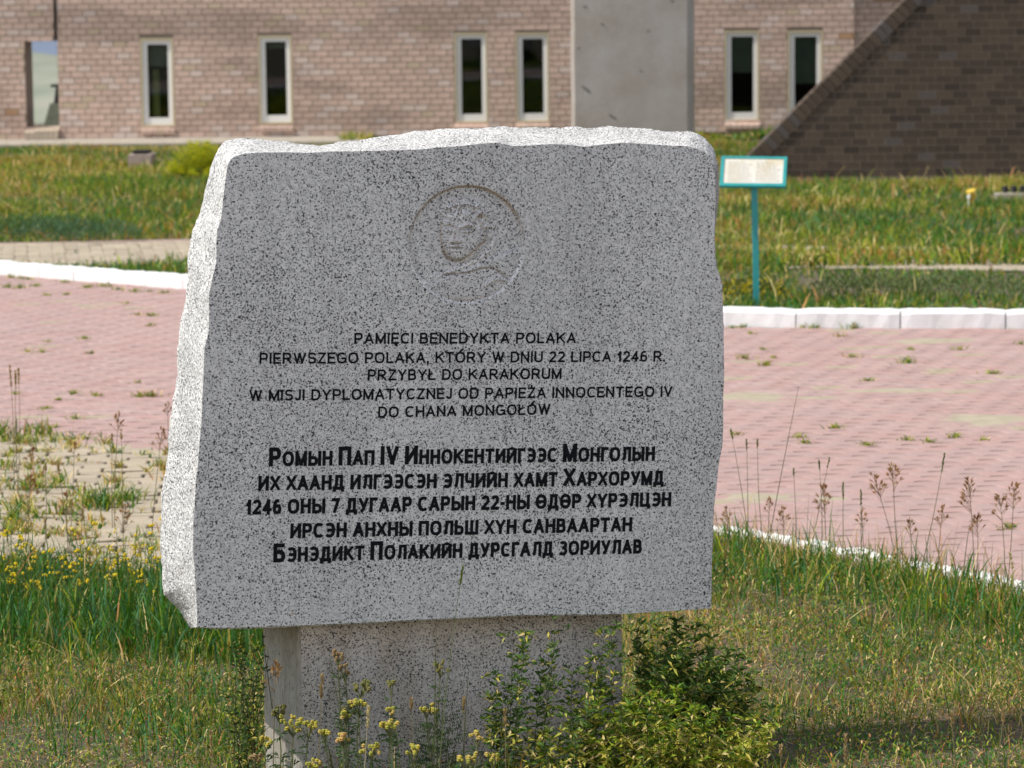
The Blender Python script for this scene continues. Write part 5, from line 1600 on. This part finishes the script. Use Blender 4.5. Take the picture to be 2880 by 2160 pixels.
front_st = [((1301, 1598), (1225, 2330), 'spike', 9.35, 1.2, 'long curved stem crossing the slab with a small green head at its tip', 0.012),
            ((1227, 1768), (1222, 2300), 'bare', 9.40, 1, 'thin straight stem beside the long curved one before the pedestal', 0.003),
            ((1036, 1992), (1008, 2330), 'pale', 9.10, 1.0, 'pale bleached spike leaning before the pedestal centre', 0.0),
            ((926, 1838), (1010, 2220), 'bare', 9.45, 1, 'dark slanting stem over the pedestal left half', 0.0),
            ((905, 1902), (890, 2240), 'fox', 9.55, 1.2, 'rusty feathery head in the shade of the pedestal', 0.0),
            ((775, 1880), (764, 2200), 'panicle', 9.60, 0.9, 'rusty seed head in front of the pedestal side face', 0.0),
            ((735, 1760), (790, 1980), 'bare', 9.9, 1, 'dark stem slanting across the gap left of the pedestal', 0.0),
            ((1318, 1878), (1290, 2240), 'bare', 9.5, 1, 'fine dark stem against the pedestal right of the long curved one', 0.0),
            ((1157, 1965), (1160, 2240), 'fox', 9.5, 0.6, 'small brown soft head alone against the pedestal', 0.0),
            ((1305, 1968), (1305, 2240), 'fox', 9.5, 0.8, 'brown soft head against the pedestal near the tall olive herb', 0.0),
            ((594, 2062), (598, 2300), 'fox', 9.3, 1.2, 'orange brown feathery head at the bottom left of the pedestal', 0.0),
            ((355, 2080), (325, 2330), 'fox', 9.3, 0.8, 'tan leaning spike in the dry turf at the bottom left', 0.0),
            ((28, 1990), (2, 2250), 'fox', 9.8, 0.8, 'tan spike at the left border in the dry turf', 0.0),
            ((2378, 2070), (2384, 2330), 'fox', 9.3, 1.5, 'thick pinkish brown seed head standing in the shadow at the bottom right', 0.0),
            ((2437, 2112), (2436, 2330), 'fox', 9.2, 0.8, 'short tan spike right of the thick pinkish one', 0.0),
            ((2583, 2120), (2570, 2330), 'fox', 9.2, 0.8, 'short tan spike at the bottom edge further right', 0.0),
            ((2196, 2100), (2196, 2330), 'fox', 9.3, 0.6, 'thin tan stalk right of the leafy shrub foot', 0.0),
            ((2675, 2005), (2690, 2280), 'fox', 9.9, 0.8, 'slim upright tan stalk on the shadow edge at the right', 0.0),
            ((2765, 2020), (2765, 2300), 'bare', 9.9, 1, 'thin dark stem on the shadow edge at the right', 0.0),
            ((2825, 1990), (2800, 2280), 'fox', 9.9, 0.9, 'tan leaning stalk near the lower right border', 0.0),
            ((2480, 1790), (2490, 2010), 'fox', 11.0, 1.2, 'long tan curved spike in the sunny turf at the right', 0.01),
            ((2250, 1860), (2320, 2000), 'bare', 11.0, 1, 'dark leaning stem in the sunny turf right of the shrub', 0.0),
            ((1420, 2000), (1425, 2280), 'fox', 9.3, 0.8, 'pinkish dried spike left of the shrub foot', 0.0)]
for (tp, bs, kd, Y, hs, lab, cv) in front_st:
    tipw = at_y(tp[0], tp[1], Y)
    b_ = at_y(bs[0], bs[1], Y)
    b0 = Vector((b_.x, Y, -0.02))
    seed_stalk(lab, b0, tipw, kd, GF, hs, curve=cv)

# yellow flowers behind the tall grass, left: too many to count
mb = MB()
for _ in range(560):
    px, py = random.uniform(-60, 470), min(max(random.gauss(1622, 72), 1455), 1760)
    if py < 1560 and random.random() < 0.55: continue
    Y = random.uniform(12.6, 13.9)
    c = at_y(px, py, Y)
    if c.z < 0.02: continue
    flower_cluster(mb, c, random.randint(1, 4), 0.010, 0.0058, [(0.74, 0.57, 0.015), (0.66, 0.53, 0.02), (0.78, 0.62, 0.03)])
    mb.tube([(c.x, c.y, -0.01), c], 0.0012, 3, (0.12, 0.17, 0.05))
    for s_ in range(6):
        a = random.uniform(0, 6.28)
        mb.leaf((c.x, c.y, c.z * random.uniform(0.2, 0.95)), (math.cos(a), math.sin(a), 0.5), 0.028, 0.006, random.choice([(0.09, 0.15, 0.04), (0.16, 0.20, 0.06), (0.12, 0.16, 0.08)]))
mb.build('yellow_flowers', M_LEAF, kind='stuff')

# leafy shrub right of the pedestal and lighter sprays before it
def shrub(name, label, cat, stems, group=None, leafL=0.027, pal=None, dens=1.0, yellow=0.3):
    cx = sum(s[0].x for s in stems) / len(stems); cy = sum(s[0].y for s in stems) / len(stems)
    t = thing(name, label, cat, (cx, cy, 0), group)
    sm_, lf = MB(), MB()
    pal = pal or [(0.05, 0.11, 0.018), (0.075, 0.15, 0.024), (0.035, 0.075, 0.014), (0.12, 0.18, 0.028)]
    ypal = [(0.50, 0.42, 0.08), (0.58, 0.46, 0.20), (0.36, 0.36, 0.06), (0.42, 0.42, 0.06)]
    for (b_, tp) in stems:
        L = (tp - b_).length
        sag = Vector((random.uniform(-0.04, 0.04), random.uniform(-0.04, 0.02), 0)) * L * 2
        pts = [b_ + (tp - b_) * f + sag * f * (1 - f) for f in [i / 6 for i in range(7)]]
        sm_.tube(pts, [0.0024 - 0.0017 * i / 6 for i in range(7)], 4, (0.075, 0.085, 0.035))
        nodes = int(L / 0.016 * dens)
        for k in range(nodes):
            f = 0.18 + 0.82 * (k + random.random()) / nodes
            i = min(5, int(f * 6)); p = pts[i].lerp(pts[i + 1], f * 6 - i)
            axis = (pts[i + 1] - pts[i]).normalized()
            brn_ = random.random() < 0.35
            if brn_:
                a = random.uniform(0, 6.28)
                q = p + (axis * 0.5 + Vector((math.cos(a), math.sin(a), 0.1)) * 0.8).normalized() * random.uniform(0.02, 0.05)
                sm_.tube([p, q], [0.0009, 0.0007], 3, (0.08, 0.09, 0.04))
            else: q = p
            for s_ in range(random.randint(3, 6)):
                a = random.uniform(0, 6.28)
                isy = random.random() < yellow * (0.6 + 0.8 * (q.z < 0.25))
                d = axis * random.uniform(0.3, 1.0) + Vector((math.cos(a), math.sin(a), -0.9 if isy and random.random() < 0.5 else 0.1))
                lf.leaf(q, d, leafL * random.uniform(0.6, 1.2), leafL * 0.27, random.choice(ypal if isy else pal), 0.15)
    sm_.build('branches', M_WOODY, t)
    lf.build('leaves', M_LEAF, t)
    return t
def stem_list(spec):
    out_ = []
    for (bx, by_, tx, ty, Y, Yt) in spec:
        b_ = at_y(bx, by_, Y); b_.z = -0.02
        out_.append((b_, at_y(tx, ty, Yt)))
    return out_
spec = []
tops = [(1790, 1765), (1850, 1745), (1905, 1742), (1960, 1770), (2000, 1790), (2050, 1828), (2075, 1842), (2110, 1900), (2135, 1935), (2170, 1985), (1930, 1800), (1880, 1800), (1985, 1850), (2040, 1900), (1820, 1820),
        (2095, 1965), (2030, 1960), (1960, 1900), (1900, 1880), (1840, 1870), (1940, 1840), (2010, 1880), (1870, 1930), (2150, 2020)]
tops += [(tx + random.uniform(-30, 30), ty + random.uniform(20, 90)) for tx, ty in tops]
for (tx, ty) in tops:
    spec.append((1860 + (tx - 1900) * 0.45 + random.uniform(-40, 40), 2200, tx, ty, random.uniform(9.9, 10.15), random.uniform(9.8, 10.2)))
shrub('leafy_shrub', 'dark green leafy shrub growing at the right corner of the pedestal', 'shrub', stem_list(spec), dens=1.7, yellow=0.20, leafL=0.033)
spec = []
tops = [(1850, 1935), (1905, 1930), (1950, 1985), (2000, 2000), (2060, 2010), (2130, 2030), (2170, 2045), (1780, 1960), (1740, 1990), (1820, 2020), (1900, 2040), (1960, 2060), (2020, 2075), (2080, 2090), (1700, 2050), (1860, 2090), (1930, 2110), (1780, 2090), (2050, 2120), (1990, 2125), (1650, 2020), (2110, 2070)]
tops += [(tx + random.uniform(-40, 40), ty + random.uniform(-10, 60)) for tx, ty in tops]
tops += [(1560, 2080), (1600, 2030), (1640, 1990), (1680, 1960), (1720, 1950), (1610, 2100), (1700, 2090), (1740, 2040), (1520, 2110)]
for (tx, ty) in tops:
    spec.append((1850 + (tx - 1880) * 0.6, 2260, tx, ty, 9.55, random.uniform(9.35, 9.6)))
shrub('leafy_shrub', 'sunlit yellow green skirt of shrub in front of the dark shrub', 'shrub', stem_list(spec), dens=1.8, yellow=0.36, leafL=0.032,
      pal=[(0.11, 0.21, 0.02), (0.18, 0.29, 0.022), (0.30, 0.38, 0.03), (0.05, 0.10, 0.015)])  # sunlit part of the bush: sunlight painted in as brighter leaf colours
sprays = [([(1420, 2260, 1445, 1795, 9.5, 9.55), (1430, 2260, 1480, 1778, 9.5, 9.5), (1410, 2260, 1395, 1890, 9.5, 9.5), (1440, 2250, 1455, 1900, 9.5, 9.45)], 'spindly leafy spray rising highest on the pedestal middle'),
          ([(1490, 2260, 1562, 1762, 9.5, 9.5), (1495, 2260, 1530, 1860, 9.5, 9.5), (1500, 2250, 1545, 1910, 9.5, 9.45)], 'spindly spray with pinkish tip just right of the highest one'),
          ([(1610, 2260, 1735, 1750, 9.5, 9.7), (1625, 2260, 1700, 1790, 9.5, 9.7), (1640, 2260, 1690, 1880, 9.5, 9.6), (1600, 2250, 1610, 1895, 9.5, 9.5), (1650, 2250, 1730, 1870, 9.55, 9.6), (1630, 2250, 1660, 1850, 9.5, 9.6)], 'leafy spray arching to the upper right corner of the pedestal'),
          ([(1520, 2280, 1480, 2030, 9.3, 9.3), (1530, 2280, 1545, 2050, 9.3, 9.25), (1560, 2280, 1620, 2080, 9.3, 9.2), (1500, 2280, 1590, 2000, 9.3, 9.25), (1570, 2280, 1660, 1980, 9.3, 9.3)], 'low spray of pale leaves below the pedestal right half'),
          ([(1380, 2250, 1385, 1960, 9.5, 9.5), (1390, 2250, 1410, 2000, 9.5, 9.5)], 'short leafy spray left of the highest one')]
for (sp_, lab) in sprays:
    shrub('leafy_spray', lab, 'shrub', stem_list(sp_), group='leafy sprays in front of the pedestal', dens=1.3, yellow=0.26, leafL=0.031)
spec = [(690 + random.uniform(-60, 60), 2230, 690 + random.uniform(-75, 70), 1810 + random.uniform(-30, 260), 9.75, 9.75) for _ in range(15)]
shrub('leafy_spray', 'dark wispy herb clump left of the pedestal side face', 'shrub', stem_list(spec), dens=0.55, yellow=0.2, leafL=0.022, pal=[(0.06, 0.10, 0.03), (0.09, 0.14, 0.04), (0.05, 0.08, 0.025)])
# vetch with paired leaflets by the long stem
vb = at_y(1215, 2240, 9.45); vb.z = -0.02
vt = thing('vetch_plant', 'dark vetch with paired leaflets climbing beside the long stem', 'herb', (vb.x, vb.y, 0))
st_, lf = MB(), MB()
for (tx, ty) in ((1225, 1790 + 130), (1245, 1960), (1200, 2010), (1290, 2040), (1180, 2080), (1270, 1990)):
    tp = at_y(tx, ty, 9.45)
    st_.tube([vb, vb.lerp(tp, 0.5) + Vector((0.01, 0, 0)), tp], [0.002, 0.0016, 0.001], 4, (0.10, 0.08, 0.05))
    for k in range(9):
        p = vb.lerp(tp, 0.45 + 0.55 * k / 9)
        a = random.choice((-1, 1))
        d = Vector((a, random.uniform(-0.4, 0.2), 0.25)).normalized()
        for s_ in range(6):
            for sgn in (-1, 1):
                lf.leaf(p + d * 0.006 * (s_ + 1), d * 0.4 + Vector((0, 0, sgn)), 0.012, 0.0045, random.choice([(0.05, 0.09, 0.03), (0.04, 0.07, 0.02), (0.07, 0.11, 0.04)]), 0.1)
st_.build('stem', M_WOODY, vt); lf.build('leaves', M_LEAF, vt)

# yellow green bush on the far lawn, left of the slab
bc = on_ground(560, 500)
fb = thing('flowering_bush', 'bright yellow green bush beyond the kerb just left of the slab top', 'bush', (bc.x, bc.y, 0))
mb = MB(); sb_ = MB()
for _ in range(60):
    a = random.uniform(0, 6.28); q = math.sqrt(random.random())
    tp = Vector((bc.x + math.cos(a) * q * 0.42, bc.y + math.sin(a) * q * 0.35, 0.42 * (1.1 - q * q) * random.uniform(0.7, 1.05)))
    sb_.tube([(bc.x + math.cos(a) * q * 0.1, bc.y, -0.02), tp], [0.004, 0.002], 3, (0.10, 0.12, 0.04))
    for k in range(110):
        f = random.uniform(0.35, 1.05)
        p = Vector((bc.x, bc.y, 0)).lerp(tp, f) + Vector((random.uniform(-0.04, 0.04), random.uniform(-0.04, 0.04), random.uniform(-0.02, 0.03)))
        a2 = random.uniform(0, 6.28)
        mb.leaf(p, (math.cos(a2), math.sin(a2), random.uniform(-0.2, 0.8)), 0.028, 0.014, random.choice([(0.48, 0.52, 0.012), (0.56, 0.55, 0.012), (0.36, 0.44, 0.015), (0.70, 0.60, 0.02), (0.20, 0.30, 0.015)]))
sb_.build('branches', M_WOODY, fb); mb.build('leaves', M_LEAF, fb)
# other greener mounds on the lawn
mounds = [((330, 545), 0.8, 0.22, [(0.16, 0.26, 0.02), (0.28, 0.34, 0.02), (0.10, 0.20, 0.02)], 'low yellow green mound of herbs below the small pit'),
          ((1545, 372), 0.35, 0.34, [(0.22, 0.25, 0.03), (0.16, 0.20, 0.03)], 'yellow green bush at the building foot below the fourth window'),
          ((2330, 372), 0.5, 0.30, [(0.12, 0.20, 0.03), (0.2, 0.24, 0.04)], 'light green bush at the building foot beside the sloping wall'),
          ((170, 668), 0.45, 0.17, [(0.08, 0.16, 0.08), (0.10, 0.18, 0.09)], 'blue green clump at the lawn edge near the left path'),
          ((270, 675), 0.45, 0.19, [(0.07, 0.15, 0.07), (0.10, 0.18, 0.09)], 'second blue green clump on the lawn edge nearer the monument'),
          ((50, 660), 0.45, 0.16, [(0.07, 0.15, 0.05), (0.10, 0.17, 0.06)], 'blue green clump on the lawn edge at the left border'),
          ((2110, 840), 0.30, 0.12, [(0.09, 0.13, 0.03), (0.06, 0.10, 0.03), (0.5, 0.42, 0.03)], 'yellow dotted herb clump at the foot of the sign post'),
          ((2450, 835), 0.5, 0.15, [(0.10, 0.15, 0.05), (0.15, 0.19, 0.06)], 'dark herb clump behind the right kerb'),
          ((2700, 835), 0.5, 0.15, [(0.12, 0.17, 0.07), (0.17, 0.20, 0.08)], 'grey green herb clump behind the kerb near the right border')]
for (pp, rad, hg, pal, lab) in mounds:
    c = on_ground(*pp)
    t = thing('herb_clump', lab, 'bush', (c.x, c.y, 0), 'herb clumps on the lawn')
    mb = MB()
    for k in range(620):
        a = random.uniform(0, 6.28); q = math.sqrt(random.random())
        z = hg * math.sqrt(max(0, 1 - q * q)) * random.uniform(0.3, 1.1)
        a2 = random.uniform(0, 6.28)
        mb.leaf((c.x + math.cos(a) * q * rad, c.y + math.sin(a) * q * rad * 0.8, z), (math.cos(a2) * 0.6, math.sin(a2) * 0.6, 1), 0.06, 0.013, random.choice(pal))
    mb.build('leaves', M_LEAF, t)

# little weeds growing out of the paving joints
def tuft(label, px, py, size, group, cols=None, flat=0.5):
    c = on_ground(px, py)
    t = thing('weed_tuft', label, 'weed', (c.x, c.y, 0), group)
    n = int(26 + 30 * size)
    a = RNG.uniform(0, 2 * np.pi, n); q = np.abs(RNG.normal(0, 0.030 * size + 0.012, n))
    P = np.stack([c.x + np.cos(a) * q, c.y + np.sin(a) * q, np.full(n, -0.004)], 1)
    w = cols or [0.5, 0.1, 1.0, 0.35, 0.1, 0.6]
    col, _i = pick(n, w, PAL)
    blades('leaves', P, RNG.uniform(0.3, 1, n) * (0.025 + 0.05 * size), RNG.uniform(0.004, 0.008, n), RNG.uniform(flat, 1.3, n), col, parent=t, kind=None)
TG = 'weed tufts between the pink pavers'
tufts = [(2093, 1010, 0.8), (2150, 1030, 0.7), (2148, 985, 0.3), (2395, 1006, 0.8), (2552, 1022, 1.1), (2700, 985, 0.6), (2360, 948, 0.5), (2795, 1053, 0.7), (2440, 1072, 0.4), (2344, 1206, 0.6), (2246, 1232, 0.5),
         (2262, 1248, 0.5), (2437, 1254, 0.5), (2550, 1240, 0.6), (2612, 1245, 0.5), (2686, 1232, 0.6), (2870, 970, 0.5), (2072, 1225, 0.4), (2115, 940, 0.4), (2560, 985, 0.3), (2175, 1008, 0.4), (2838, 1487, 0.6), (2765, 1240, 0.3),
         (78, 992, 0.5), (120, 992, 0.4), (395, 1118, 0.9), (428, 1116, 0.9), (45, 1110, 0.3), (270, 1115, 0.5), (165, 1128, 0.4), (205, 1110, 0.5), (385, 888, 0.5), (425, 890, 0.6), (420, 918, 0.5), (235, 955, 0.5), (255, 995, 0.4),
         (135, 963, 0.3), (187, 830, 0.4), (135, 832, 0.4), (355, 855, 0.3), (130, 1152, 0.4), (210, 1180, 0.6), (140, 1205, 0.6), (388, 1078, 0.3)]
words = ['widest', 'small', 'tiny', 'flat', 'upright', 'yellowish', 'sparse', 'bright']
ORD = ['first', 'second', 'third', 'fourth', 'fifth', 'sixth', 'seventh', 'eighth', 'ninth', 'tenth', 'eleventh', 'twelfth', 'thirteenth', 'fourteenth', 'fifteenth', 'sixteenth', 'seventeenth', 'eighteenth', 'nineteenth', 'twentieth', 'twenty-first', 'twenty-second', 'twenty-third', 'twenty-fourth', 'twenty-fifth']
cnt_ = {'left': 0, 'right': 0}
for (px, py, s_) in sorted(tufts):
    side = 'right' if px > 1400 else 'left'
    size = 'large' if s_ > 0.85 else 'medium' if s_ > 0.55 else 'small'
    dep = 'far' if py < 960 else 'middle' if py < 1080 else 'near'
    where = 'left' if side == 'left' else 'right'
    tuft(f'{size} weed tuft on the pink paving {where} of the monument, {ORD[cnt_[side]]} from its left', px, py, s_, TG)
    cnt_[side] += 1
for k, (px, s_) in enumerate([(2262, 0.7), (2285, 0.9), (2310, 0.8), (2372, 0.8), (2402, 0.9), (2500, 0.8), (2585, 0.9), (2600, 0.5), (2665, 0.5), (2710, 0.5), (2840, 1.0), (2060, 0.4), (2090, 0.5), (2760, 0.5)]):
    tuft(f'green weed tuft at the right kerb foot, {ORD[k]} in the row by the sign', px, 922 + random.uniform(-2, 3), s_, 'weed tufts along the right kerb foot', [1, 0.2, 0.9, 0.2, 0.05, 0.4], 0.2)
for k, (px, py, s_) in enumerate([(30, 778, 0.7), (62, 780, 0.6), (80, 784, 0.5), (178, 791, 0.6), (245, 806, 0.8), (290, 803, 0.8), (330, 812, 0.6), (378, 818, 0.9), (460, 822, 0.7), (420, 818, 0.4), (20, 806, 0.8), (55, 808, 0.9), (98, 803, 0.6)]):
    tuft(f'green weed tuft at the curved left kerb foot, {ORD[k]} in the row', px, py + 4, s_, 'weed tufts along the left kerb foot', [0.8, 0.2, 0.9, 0.3, 0.05, 0.4], 0.3)
# grass clumps on the beige paving
for (px, py, s_, lab) in [(30, 1470, 2.6, 'fan shaped green grass clump on the beige paving at the left border'), (72, 1380, 1.8, 'green clump on the beige paving behind the fan shaped one'),
                          (255, 1420, 2.2, 'green grass clump in the middle of the beige paving'), (300, 1430, 2.4, 'bushy green clump with pale umbels on the beige paving'), (350, 1410, 2.0, 'green clump on the beige paving nearest the slab'),
                          (110, 1225, 2.0, 'green clump where beige meets pink paving'), (10, 1235, 3.2, 'tall yellowish clump at the left border by the pink paving')]:
    tuft(lab, px, py, s_, 'grass clumps on the beige paving', [1.4, 0.1, 0.8, 0.2, 0.05, 0.5], 0.15)
